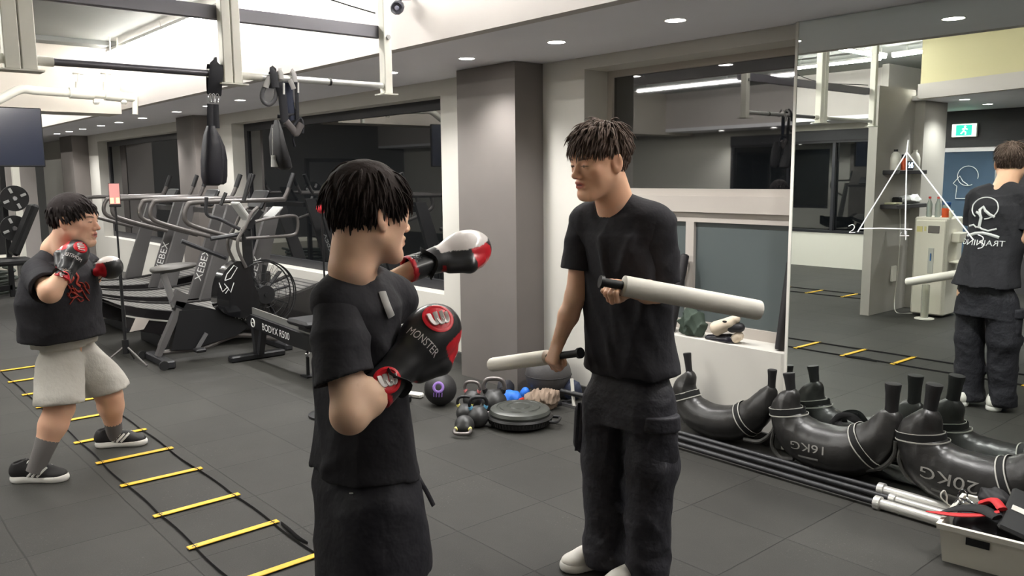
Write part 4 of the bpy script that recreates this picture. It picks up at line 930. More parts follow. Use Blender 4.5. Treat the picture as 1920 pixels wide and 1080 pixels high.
def project(S, V, nrm_dir, out=.002, it=30):
    """slide points along a direction onto a field's surface"""
    V = V.copy(); d = np.asarray(nrm_dir, float)
    for _ in range(it): V = V-d*np.clip((S.ev(V)-out)*.9, -.06, .06)[:, None]
    bad = np.abs(S.ev(V)-out) > .004
    if bad.any() and not bad.all():
        g = np.nonzero(~bad)[0]
        for i in np.nonzero(bad)[0]: V[i] = V[g[np.argmin(np.abs(g-i))]]
    return V
# ---- head
def head_frame(fwd, up=(0, 0, 1)):
    f = nrm(fwd); x = nrm(np.cross(f, up)); u = np.cross(x, f); return np.array([x, f, u]).T      # columns: right, forward, up
def add_head(S, c, R, s=1.0, jaw=1.0):
    T = lambda x, y, z: c+R @ (np.array([x, y, z])*s)
    E = lambda x, y, z, r, k=.02, sub=False: S.ell(T(x, y, z), np.array(r)*s, R, k*s, sub)
    Cp = lambda a, b_, ra, rb, k=.02, sub=False: S.cap(T(*a), T(*b_), ra*s, rb*s, k*s, sub=sub)
    E(0, -.014, .034, (.074, .092, .082)); E(0, .018, .01, (.066, .072, .078), .03); E(0, .036, -.040, (.054*jaw, .050, .070), .03)
    for q in (-1, 1):
        Cp((q*.052*jaw, -.004, -.050), (q*.022, .066, -.100), .022, .020, .03)
        E(q*.043, .056, -.018, (.022, .022, .018), .02); E(q*.046, .03, -.045, (.018, .03, .03), .02)
    Cp((-.034, .078, .024), (.034, .078, .024), .014, .014, .016)
    E(0, .072, -.096, (.022, .018, .018), .016)
    E(0, .074, -.060, (.028, .020, .022), .014)
    for q in (-1, 1): E(q*.032, .102, .002, (.019, .015, .012), .014, True)
    for q in (-1, 1): E(q*.032, .074, .000, (.017, .016, .013), .008)
    Cp((0, .084, .012), (0, .104, -.026), .0075, .0105, .012)
    E(0, .106, -.030, (.011, .010, .009), .008)
    for q in (-1, 1): E(q*.0125, .097, -.033, (.0075, .010, .007), .006)
    Cp((-.019, .090, -.0545), (.019, .090, -.0545), .0050, .0050, .006); Cp((-.008, .0935, -.0535), (.008, .0935, -.0535), .0052, .0052, .005)
    Cp((-.015, .090, -.0685), (.015, .090, -.0685), .0062, .0062, .006)
    Cp((-.019, .101, -.0612), (.019, .101, -.0612), .0035, .0035, .004, True)
    for q in (-1, 1):
        Re = R @ np.array(Matrix.Rotation(q*.35, 3, 'Z'))
        S.ell(T(q*.080, -.010, -.004), np.array((.006, .020, .033))*s, Re, .006*s); S.ell(T(q*.078, -.006, -.026), np.array((.006, .010, .013))*s, Re, .008*s)
        S.ell(T(q*.089, -.006, .002), np.array((.007, .011, .021))*s, Re, .004*s, True)
    S.cap(T(0, -.024, -.045), T(0, -.045, -.135), .054*s, .056*s, .03*s)
    return T
def face_cols(c, R, s, skin, lip, brow, blush=True, dark_iris=True):
    sk = np.array(lin(skin)); lp = np.array(lin(lip)); br = np.array(lin(brow)); rd = np.array(lin((196, 112, 92)))
    def f(V):
        q = (V-c) @ R/s; C = np.repeat(sk[None], len(V), 0)
        def mixc(w_, col): C[:] = C*(1-w_[:, None])+col*w_[:, None]
        g = lambda cx, cy, cz, sx, sy, sz: np.exp(-(((q[:, 0]-cx)/sx)**2+((q[:, 1]-cy)/sy)**2+((q[:, 2]-cz)/sz)**2))
        if blush:
            for e in (-1, 1): mixc(.22*g(e*.05, .06, -.025, .025, .03, .02), rd); mixc(.12*g(e*.082, -.008, 0, .012, .03, .035), rd)
            mixc(.25*g(0, .106, -.03, .014, .02, .014), rd)
        m_ = (q[:, 1] > .07)
        lw = np.clip(1.25-((q[:, 0]/.0235)**2+((q[:, 2]+.0612)/.0125)**2), 0, 1)*m_; mixc(np.clip(lw*2, 0, 1)*.85, lp)
        iw = np.clip(1.2-((q[:, 0]/.018)**2+((q[:, 2]+.0612)/.0035)**2), 0, 1)*m_; mixc(np.clip(iw*2, 0, 1)*.8, np.array(lin((70, 28, 26))))
        for e in (-1, 1):
            x = (q[:, 0]*e-.033)/.021; zc = .0245-.004*x*x+.002*x; bw = np.clip(1.3-(x*x+((q[:, 2]-zc)/.0048)**2), 0, 1)*m_; mixc(np.clip(bw*1.5, 0, 1)*.8, br)
            x = (q[:, 0]*e-.032)/.0165; zc = .0005-.0015*x*x; ew = np.clip(1.25-(x*x+((q[:, 2]-zc)/.0026)**2), 0, 1)*(q[:, 1] > .06); mixc(np.clip(ew*2, 0, 1)*.9, np.array(lin((38, 26, 24))))
            mixc(.9*np.clip(g(e*.008, .104, -.0385, .0035, .012, .0035)*1.5, 0, 1), np.array(lin((90, 45, 38))))
            mixc(.35*g(e*.084, -.002, .0, .01, .010, .018), np.array(lin((150, 84, 66))))
        return C
    return f
def hair_locks(S, c, R, s, style, n=900, seed=1, r0=.0042, L0=.055, col=None, crown=(0, -.045, .12)):
    """locks of hair laid over the scalp; style(q) -> (keep, length, lift, extra direction) in head space"""
    rg = np.random.RandomState(seed); m_ = MB(); ce = np.array([0, -.014, .034]); rr = np.array([.080, .098, .089]); k = 0; tries = 0
    cr = np.array(crown)
    while k < n and tries < n*8:
        tries += 1
        d = nrm(rg.randn(3)); p = ce+d*rr; st = style(p, rg)
        if st is None: continue
        L, lift, ex = st; nn = nrm(d/rr)
        t = p-cr; t = t-nn*(t @ nn); t = nrm(t+1e-6); t = nrm(t*1.0+np.asarray(ex)+rg.randn(3)*.22); P = []; q = p.copy(); v = nrm(t+nn*lift)
        st_n = 6
        for i in range(st_n+1):
            P.append(c+R @ (q*s)); q = q+v*L/st_n
            e = (q-ce)/(rr*1.0); ln = np.linalg.norm(e)
            v = nrm(v+np.array([0, 0, -1])*.16-nrm(e/rr)*.10)
            if ln < 1.02: q = ce+e/ln*1.03*rr; nq = nrm(e/rr); v = nrm(v-nq*min(0, v @ nq))
        tube(m_, P, [r0*.75*s, r0*s*(.8+.5*rg.rand()), r0*.8*s, .0004], 5, flat=.6); k += 1
    return m_
# ---- hand
def add_hand(S, wrist, fwd, palm_n, thumb_side, curl=(.25, .35, .3), s=1.0, thumb=(.5, .3), spread=.09, k=.006):
    """wrist point, direction of the fingers, palm normal, thumb_side = +1/-1 along cross(fwd, palm_n)"""
    f = nrm(fwd); n = nrm(np.asarray(palm_n, float)-f*(np.asarray(palm_n, float) @ f)); lat = np.cross(f, n)*thumb_side
    w = np.asarray(wrist, float)
    pl = .092*s
    for i, (o, r) in enumerate(((.026, .0125), (.009, .0135), (-.009, .013), (-.025, .0115))):
        S.cap(w+lat*o*.6*s+f*.004, w+f*pl*(1-.02*i)+lat*o*s, .0145*s, r*s, .012*s, n=n, sc=.95)
    S.ell(w+f*.035*s+lat*.022*s+n*.010*s, (.017*s, .03*s, .014*s), np.array([lat, f, n]).T, .012*s)
    Ls = ((.046, .028, .022), (.050, .032, .023), (.046, .030, .022), (.036, .022, .019)); rs = (.0092, .0094, .0088, .0078)
    for i in range(4):
        o = (.028, .0095, -.0095, -.027)[i]; base = w+f*pl*(1.0-.03*i*(i > 1))+lat*o*s; ang = 0; d0 = nrm(f+lat*spread*(1.5-i)*.8); p = base
        for j in range(3):
            ang += curl[j]*(1+.06*i)*(1 if j else 1)
            d = d0*math.cos(ang)+n*math.sin(ang); q = p+d*Ls[i][j]*s
            S.cap(p, q, rs[i]*s*(1-.08*j), rs[i]*s*(1-.08*(j+1)), k if j else .010); p = q
    tb = w+f*.022*s+lat*.026*s+n*.006*s
    if thumb == 'grip': d1, d2, d3 = nrm(lat*.35+n*.45+f*.75), nrm(f*.75+n*.6-lat*.25), nrm(f*.2+n*.4-lat*.8)
    else: d1 = nrm(f*.75+lat*(.85-thumb[0]*.6)+n*thumb[0]); d2 = nrm(d1*(1-thumb[1])+n*thumb[1]*1.2+f*.25); d3 = nrm(d2-lat*thumb[1]*.6+f*.1)
    p1 = tb+d1*.042*s; S.cap(tb, p1, .0145*s, .0115*s, .012*s)
    p2 = p1+d2*.032*s; S.cap(p1, p2, .0110*s, .0100*s, .006); S.cap(p2, p2+d3*.024*s, .0100*s, .0082*s, .005)
def halfspace(o, n):
    """keep the side the normal points away from"""
    o = np.asarray(o, float); n = nrm(n)
    return lambda p, d: np.maximum(d, (p-o) @ n)
skin_m = mat('skin', (214, 160, 130), .5, spec=.4, vcol=True, sss=.12, bump=.08, bscale=400, bdist=.0006)
# ------------------------------------------------------------ people
import time as _t
_t0 = _t.time()
tee_m = mat('black_cotton', (46, 45, 49), .82, spec=.25, bump=.55, bscale=8, bdist=.03)
pant_m = mat('black_nylon', (46, 45, 51), .6, spec=.4, bump=.7, bscale=9, bdist=.035)
short_b = mat('black_sport_fabric', (42, 41, 47), .6, spec=.35, bump=.6, bscale=8, bdist=.03)
short_g = mat('grey_marl', (186, 182, 174), .85, bump=.5, bscale=9, bdist=.03)
hair_m = mat('dark_hair', (50, 42, 40), .75, spec=.15, bump=.5, bscale=90, bdist=.004)
hair_b = mat('brown_black_hair', (96, 80, 72), .7, spec=.25)
eye_w = mat('eye_white', (214, 206, 198), .25); eye_d = mat('iris_dark', (30, 20, 18), .15)
glove_m = mat('glove_leather', (40, 40, 42), .35, vcol=True, coat=.3)
SK = np.array(lin((236, 188, 158)))
def row(y, xl, xr, d, yaw, ratio, view, grow=0.0):
    """a garment slice from its two silhouette edges at one picture height"""
    a_ = PD(xl, y, d); b_ = PD(xr, y, d); c = (a_+b_)/2; A = np.linalg.norm(b_-a_)/2+grow
    lat = np.array([math.cos(yaw), math.sin(yaw)]); dv = np.array([-math.sin(yaw), math.cos(yaw)]); r = np.array([view[1], -view[0]]); r = r/np.linalg.norm(r)
    h = A/math.hypot(lat @ r, ratio*(dv @ r)); return (c[2], c[0], c[1], h, h*ratio, yaw)
def eyes(parent, c, R, s):
    for q in (-1, 1):
        m_ = MB(); e = c+R @ (np.array([q*.032, .0765, .0002])*s); ball(m_, e, .0125*s, seg=16, rings=10); o = obj('eye', m_, eye_w, parent)
        m_ = MB(); p = c+R @ (np.array([q*.032, .0765+.0092, -.0018])*s); ball(m_, p, (.0056*s, .0045*s, .0056*s), R, seg=12, rings=8); obj('iris', m_, eye_d, o)
def hair(parent, c, R, s, zmin, m, n, style, seed=1, grow=0.0, L=.05, crown=(0, -.045, .12), r0=.0042):
    S = Sdf(); S.ell(c+R @ (np.array([0, -.016, .040])*s), np.array([.082+grow, .099+grow, .088+grow])*s, R)
    S.post.append(lambda p, d: np.maximum(d, (lambda q: zmin(q)-q[:, 2])((p-c) @ R/s)*s)); fo = folds((1, 0, 0), .006, seed, 5, 60, 120)
    S.post.append(lambda p, d: d+fo(p))
    V, F = S.mesh(.005); h = sobj('hair', [(relax(V, F, 1), F)], m, parent)
    lk = hair_locks(None, c, R, s, style, n=n, seed=seed, crown=crown, r0=r0); obj('hair_locks', lk, m, h, sharp=180)
    return h
def shoe(heel, toe, w_, parent, upper_m, sole_m, name='shoe', h=.10, sole_h=.032, stripes=False, lift=0):
    """sneaker: heel and toe are floor points"""
    heel = np.array(heel, float); toe = np.array(toe, float); f = nrm(toe-heel); L = np.linalg.norm(toe-heel); lat = np.cross(f, (0, 0, 1)); up = np.array([0, 0, 1.])
    T = lambda a, b_, c_: heel+f*a*L+lat*b_+up*c_
    R = np.array([f, lat, up]).T; S = Sdf()
    S.ell(T(.18, 0, .055), (.20*L, w_*.40, .050), R, .02); S.ell(T(.52, 0, .045), (.30*L, w_*.42, .040), R, .03); S.ell(T(.80, 0, .035), (.19*L, w_*.46, .030), R, .03)
    S.cap(T(.16, 0, .06), T(.19, 0, h), w_*.36, w_*.36, .03); S.cap(T(.30, 0, .07), T(.62, 0, .052), w_*.27, w_*.30, .03)
    S.cap(T(.17, 0, h+.01), T(.17, 0, h+.05), w_*.30, w_*.34, .008, sub=True); S.post.append(lambda p, d: np.maximum(d, sole_h*.7+heel[2]-p[:, 2]))
    V, F = S.mesh(.0055); o = sobj(name, [(relax(V, F, 1), F)], upper_m, parent)
    S2 = Sdf(); S2.ell(T(.16, 0, .018), (.175*L, w_*.44, .04), R, .02); S2.ell(T(.5, 0, .018), (.36*L, w_*.42, .04), R, .04); S2.ell(T(.80, 0, .018), (.215*L, w_*.50, .04), R, .03)
    S2.post.append(lambda p, d: np.maximum(np.maximum(d, heel[2]-p[:, 2]), p[:, 2]-heel[2]-sole_h-.012*np.clip(1-((p-heel) @ f)/L*2, 0, 1)-.006*np.clip(((p-heel) @ f)/L*3-2, 0, 1)))
    V, F = S2.mesh(.005); so = sobj('sole', [(V, F)], sole_m, o)
    if stripes:
        for q in (-1, 1):
            for k in range(3):
                a = .36+.085*k; P = [T(a+t*.16, 0, .035+.045*t)+lat*q*.12 for t in np.linspace(0, 1, 7)]; P = project(S, np.array(P), lat*q, .001)
                m_ = MB(); tube(m_, P, .0065, 6, flat=.35, up=lat); obj('stripe', m_, sole_m, o)
        m_ = MB()
        for k in range(4):
            z_ = [T(.34+.06*k, t, .2) for t in np.linspace(-.022, .022, 5)]; P = project(S, np.array(z_), up, .001); tube(m_, P, .0028, 5)
        obj('laces', m_, sole_m, o)
    return o, S
# ============================================================ the coach
CB = np.array([0., -1.])
co = thing('person', 'man in plain black T-shirt and black cargo trousers holding two white foam bats', 'person', FL(1160, 1062))
hc = PD(1124, 303, 2.95); HR = head_frame((-.16, -.97, -.17), (0.02, 0, 1)); hs_ = 1.07
shR = PD(1096, 418, 3.17); shL = PD(1234, 420, 2.95); elR = PD(1080, 555, 3.19); wrR = PD(1049, 636, 3.22); elL = PD(1243, 552, 3.02); wrL = PD(1176, 541, 2.80)
nb = PD(1153, 381, 3.04)
S = Sdf(); T_ = add_head(S, hc, HR, hs_)
S.cap(T_(0, -.03, -.08), nb+np.array([0, 0, -.02]), .056, .066, .03)
S.cap(nb+np.array([-.06, .02, -.05]), nb+np.array([.07, .02, -.05]), .034, .034, .04)
ch = PD(1172, 480, 3.09); hp = PD(1178, 690, 3.22)
S.cap(shR, shL, .040, .040, .05); S.cap(ch-np.array([.07, 0, 0]), ch+np.array([.07, 0, 0]), .07, .07, .05, n=(0, 1, 0), sc=.85); S.cap(hp-np.array([.07, 0, .0]), hp+np.array([.07, 0, .0]), .06, .06, .06, n=(0, 1, 0), sc=.85); S.cap(ch, hp, .08, .07, .06)
kR = PD(1130, 868, 3.31); aR = PD(1140, 1035, 3.34); kL = PD(1217, 872, 3.17); aL = PD(1212, 1064, 3.19); hR = hp+np.array([-.09, 0, -.06]); hL = hp+np.array([.09, 0, -.06])
for a_, b_, c_ in ((hR, kR, aR), (hL, kL, aL)): S.cap(a_, b_, .078, .055, .03); S.cap(b_, c_, .055, .036, .03)
S.cap(shR, elR, .044, .040, .02); S.cap(elR, elR+(wrR-elR)*.45, .040, .038, .02); S.cap(elR+(wrR-elR)*.45, wrR, .038, .027, .02)
S.cap(shL, elL, .044, .041, .02); S.cap(elL, elL+(wrL-elL)*.45, .041, .039, .02); S.cap(elL+(wrL-elL)*.45, wrL, .039, .028, .02)
# bats: right one hangs across the right hand, left one is swung across the body
bR_tip = PD(922, 684, 3.55); bR_end = PD(1071, 690, 3.17); bR_g = PD(1042, 668, 3.235); bd = nrm(bR_tip-bR_g)
bL_g = PD(1142, 531, 2.68); bL_tip = PD(1425, 582, 2.80); bl = nrm(bL_tip-bL_g)
# right hand over the handle, knuckles up and forward
fR = nrm(bR_g-wrR+np.array([0, -.012, 0])); nR = nrm(np.array([.75, .62, -.2])); nR = nrm(nR-bd*(nR @ bd))
add_hand(S, wrR, fR, nR, 1 if np.cross(fR, nR) @ bd > 0 else -1, curl=(.9, 1.35, 1.0), s=1.02, thumb='grip')
fL = nrm(bL_g-wrL); nL = nrm(np.cross(fL, bl)); nL = nL if nL[2] < 0 else -nL
add_hand(S, wrL, nrm(bL_g-wrL+np.array([-.01, 0, .01])), nL, 1 if np.cross(fL, nL) @ bl > 0 else -1, curl=(.9, 1.35, 1.0), s=1.02, thumb='grip')
zc_ = nb[2]-.05
parts = [S.mesh(.0028, lo=(-9, -9, zc_), clip=None), S.mesh(.0032, hi=(9, 9, elR[2]+.02)+np.zeros(3), clip=lambda V: (V[:, 0] < hp[0]-.1) & (V[:, 2] > wrR[2]-.25) & (np.linalg.norm(V-hp, axis=1) > .19)),
         S.mesh(.0032, lo=(-9, -9, .95), hi=np.array([9, 2.36, 1.24]), clip=lambda V: (V[:, 1] < ch[1]-.06) & (V[:, 0] > shR[0]+.06)), S.mesh(.018, hi=np.array([9, 9, zc_]))]
fcol = face_cols(hc, HR, hs_, (234, 184, 152), (190, 100, 90), (56, 44, 40))
def body_col(V):
    C = fcol(V); far = np.linalg.norm(V-hc, axis=1) > .17; C[far] = SK*.97; return C
body = sobj('body', parts, skin_m, co, cols=body_col)
eyes(co, hc, HR, hs_)
def zmin_c(q): y = q[:, 1]; ax_ = np.abs(q[:, 0]); z = np.where(y > .045, .052, np.where(y > .012, .052-(.045-y)*1.1, np.where(y > -.022, .028, np.where(y > -.034, .028+(y+.022)*5, -.05)))); return z
def style_c(p, rg):
    x, y, z = p
    if y > .05 and z < .06: return None
    if -.03 < y <= .05 and z < .045: return None
    if y <= -.03 and z < -.04: return None
    L = .05 if z > .05 else .03; ex = np.array([0, 0, 0.]); lift = .35
    if y > .0 and z > .06: L = .040+.022*rg.rand(); ex = np.array([.15*math.sin(x*60), .6, -.1]); lift = .4
    if z > .09: L = .045+.03*rg.rand(); lift = .8; ex = np.array([rg.randn()*.4, .5, 0])
    return L, lift, ex
hair(co, hc, HR, hs_, zmin_c, hair_b, 1500, style_c, 4, .004, r0=.0040)
# T-shirt
def sleeve(sh, el, t, r0, r1, fo, wall=.017, tilt=None):
    """open sleeve from the shoulder to the fraction t of the upper arm"""
    d = nrm(el-sh); e = sh+(el-sh)*t; S = Sdf(); S.cap(sh, el, r0, r0+(r1-r0)/t, .02); S.cap(e+d*.02, el+d*.09, r1-wall, r1-wall, .004, sub=True)
    n_ = nrm(d+(tilt if tilt is not None else 0)); S.post.append(lambda p, q: q-fo(p)); S.post.append(lambda p, q: np.maximum(q, (p-e) @ n_)); return S.mesh(.0055)
def make_tee(parent, rows, nb, shR, shL, elR, elL, tR, tL, r0, r1, cre, m, neck, seed=3, amp=.036, h=.0065, trap=.05, sh_r=.066, tiltR=None):
    S = Sdf(); S.stack(rows, .03); up = np.array([0, 0, 1.])
    for q in (shR, shL): S.cap(nb+(q-nb)*.25+up*.008, q+(nb-q)*.06, trap, sh_r-.006, .045)
    S.cap(shR+(shL-shR)*.08, shL+(shR-shL)*.08, sh_r, sh_r, .05)
    S.cap(neck[0], neck[1], neck[2], neck[3], .010, sub=True)
    fo = folds((.5, .2, .6), amp, seed, 5, 9, 20); S.post.append(lambda p, d: d-fo(p)*np.clip((nb[2]+.02-p[:, 2])/.12, .1, 1)-sum(c(p) for c in cre))
    V, F = S.mesh(h); V = relax(V, F, 1); fs = folds(nrm(elR-shR), amp*.5, seed+5, 4, 12, 26); fl = folds(nrm(elL-shL), amp*.5, seed+6, 4, 12, 26)
    return sobj('t_shirt', [(V, F), sleeve(shR, elR, tR, r0, r1, fs, tilt=tiltR), sleeve(shL, elL, tL, r0, r1, fl)], m, parent), S
yaw = .02; view = ch[:2]
F1 = [crease(PD(1120, 430, 2.98), PD(1150, 640, 3.05), .022, .012), crease(PD(1190, 430, 2.9), PD(1135, 560, 3.0), .018, .012), crease(PD(1230, 470, 2.85), PD(1180, 690, 3.1), .02, .014), crease(PD(1200, 560, 2.95), PD(1240, 690, 3.1), .018, .012), crease(PD(1110, 560, 3.05), PD(1150, 690, 3.1), .02, .012)]
tee, TS = make_tee(co, [row(410, 1108, 1226, 3.06, yaw, .62, view), row(440, 1088, 1250, 3.07, yaw, .62, view), row(500, 1093, 1257, 3.09, yaw, .64, view), row(560, 1096, 1258, 3.13, yaw, .64, view), row(630, 1096, 1262, 3.18, yaw, .66, view), row(696, 1090, 1273, 3.22, yaw, .70, view)], nb, shR, shL, elR, elL, .64, .80, .066, .074, F1, tee_m,
    (nb+np.array([-.006, -.018, .026]), nb+np.array([-.015, -.03, .14]), .066, .086))
m_ = MB(); 
# white print on the back (seen in the mirror)
bo = np.array([hp[0]-.01, 0, 1.24]); pr = mat('white_print', (222, 222, 222), .7)
def on_back(pts, r, m2): 
    P = np.array([(bo[0]-x, 2.9, bo[2]+z) for x, z in pts]); P = project(TS, P, np.array([0, 1., 0]), .003); P[:, 1] = np.maximum(P[:, 1], ch[1]+.06); tube(m2, P, r, 6, flat=.4, up=(0, 1, 0))
m_ = MB(); on_back([(.01+.085*math.cos(t), .10+.07*math.sin(t)) for t in np.linspace(-.9, 4.6, 34)], .004, m_)
on_back([(-.06, .045), (-.03, .06), (.0, .085), (.015, .11), (.035, .09), (.03, .06), (.02, .04), (.03, -.03)], .009, m_); on_back([(.06, .075), (.03, .06)], .008, m_)
on_back([(.10, -.02), (.07, -.01), (.05, -.025), (.03, -.02), (.01, -.035), (-.03, -.045), (-.08, -.03)], .006, m_); on_back([(.10, -.085), (.05, -.065), (.0, -.06), (-.05, -.07), (-.1, -.085)], .010, m_)
obj('back_logo', m_, pr, tee)
tm = text_mesh('TRAINING', .052, bo+np.array([0, 2.9, -.125]), (-1, 0, 0), (0, 0, 1), 1.15); P = tm.V(); P[:, 1] = 2.9; P = project(TS, P, np.array([0, 1., 0]), .004); P[:, 1] = np.maximum(P[:, 1], ch[1]+.06); obj('back_lettering', (P, tm.f), pr, tee, smooth=False)
# cargo trousers
S = Sdf(); dl = np.array([.0, 0, 0])
S.stack([row(640, 1122, 1240, 3.22, yaw, .58, view), row(680, 1116, 1248, 3.22, yaw, .58, view), row(715, 1110, 1252, 3.22, yaw, .58, view), row(760, 1102, 1258, 3.22, yaw, .6, view), row(790, 1100, 1260, 3.23, yaw, .6, view)], .03)
S.cap(PD(1134, 755, 3.28), PD(1133, 860, 3.31), .088, .090, .03); S.cap(PD(1133, 860, 3.31), PD(1138, 1040, 3.34), .090, .098, .03)
S.cap(PD(1217, 755, 3.15), PD(1225, 870, 3.16), .096, .100, .03); S.cap(PD(1221, 870, 3.16), PD(1213, 1080, 3.19), .096, .088, .03)
fo2 = folds((.1, .1, 1), .040, 8, 6, 8, 24); low = lambda p: np.clip((.62-p[:, 2])/.4, 0.15, 1)
C2 = [crease(PD(1180, 760, 3.05), PD(1195, 960, 3.06), .02, .012), crease(PD(1250, 880, 3.05), PD(1180, 1000, 3.06), .016, .014), crease(PD(1255, 930, 3.05), PD(1200, 1060, 3.08), .016, .014), crease(PD(1150, 780, 3.18), PD(1130, 900, 3.2), .018, .010), crease(PD(1160, 1000, 3.22), PD(1100, 1040, 3.25), .014, .010)]
S.post.append(lambda p, d: d-fo2(p)*low(p)-sum(c(p) for c in C2)); S.post.append(lambda p, d: np.maximum(d, .032-p[:, 2]))
V, F = S.mesh(.0075); pants = sobj('cargo_trousers', [(relax(V, F, 1), F)], pant_m, co); PS = S
S = Sdf(); n1 = nrm(np.array([.85, -.5, 0])); c1 = PD(1238, 832, 3.10); S.cap(c1+np.array([0, 0, .06]), c1-np.array([0, 0, .05]), .070, .074, .02, n=n1, sc=.72); S.post.append(lambda p, d: np.maximum(d-fo2(p)*.6, np.abs(p[:, 2]-c1[2])-.095))
V, F = S.mesh(.006); obj_p = sobj('cargo_pocket', [(relax(V, F, 2), F)], pant_m, pants)
S = Sdf(); c2 = c1+np.array([0, 0, .082]); S.cap(c2+np.array([0, 0, .015]), c2-np.array([0, 0, .015]), .074, .078, .02, n=n1, sc=.75); S.post.append(lambda p, d: np.maximum(d, np.abs(p[:, 2]-c2[2])-.03)); V, F = S.mesh(.006); sobj('pocket_flap', [(relax(V, F, 2), F)], pant_m, pants)
S = Sdf(); c3 = PD(1100, 800, 3.33); S.cap(c3+np.array([0, 0, .06]), c3-np.array([0, 0, .06]), .05, .055, .02, n=(-.7, .5, 0), sc=.6); V, F = S.mesh(.007); sobj('cargo_pocket', [(V, F)], pant_m, pants)
m_ = MB(); tube(m_, smooth_path([PD(1086, 755, 3.25), PD(1083, 800, 3.25), PD(1080, 845, 3.25)], 4), .008, 6, flat=.4); obj('hanging_strap', m_, pant_m, pants)
# shoes
wsh = mat('shoe_white', (226, 222, 214), .5, bump=.15, bscale=120, bdist=.001); sole_w = mat('sole_white', (235, 232, 226), .5)
o, _ = shoe(FL(1168, 1052), FL(1052, 1070), .105, co, wsh, sole_w, h=.09)
hl = FL(1225, 1085); shoe(hl, hl+nrm(np.array([-.12, -.99, 0]))*.29, .105, co, wsh, sole_w, h=.09)
# bats
foam = mat('white_foam', (222, 218, 208), .6, bump=.1, bscale=40, bdist=.001)
def bat(tip, grip, end, label, r=.034):
    d = nrm(tip-grip); t = thing('foam_bat', label, 'training bat', (tip+end)/2)
    m_ = MB(); tube(m_, [grip+d*.045, grip+d*.05, tip-d*.012, tip-d*.003, tip], [r*.7, r, r, r*.95, r*.8], 24); obj('foam_tube', m_, foam, t)
    m_ = MB(); tube(m_, [end, end+d*.005, grip+d*.05], .0145, 14); obj('handle', m_, rubber_m, t)
    m_ = MB(); tube(m_, [end-d*.012, end], .021, 14); obj('end_knob', m_, black_m, t); return t
bat(bR_tip, bR_g, bR_g-bd*.13, 'white foam bat held low in the man\'s right hand', .030); bat(bL_tip, bL_g, bL_g-bl*.02, 'white foam bat swung level in front of the man\'s waist', .034)
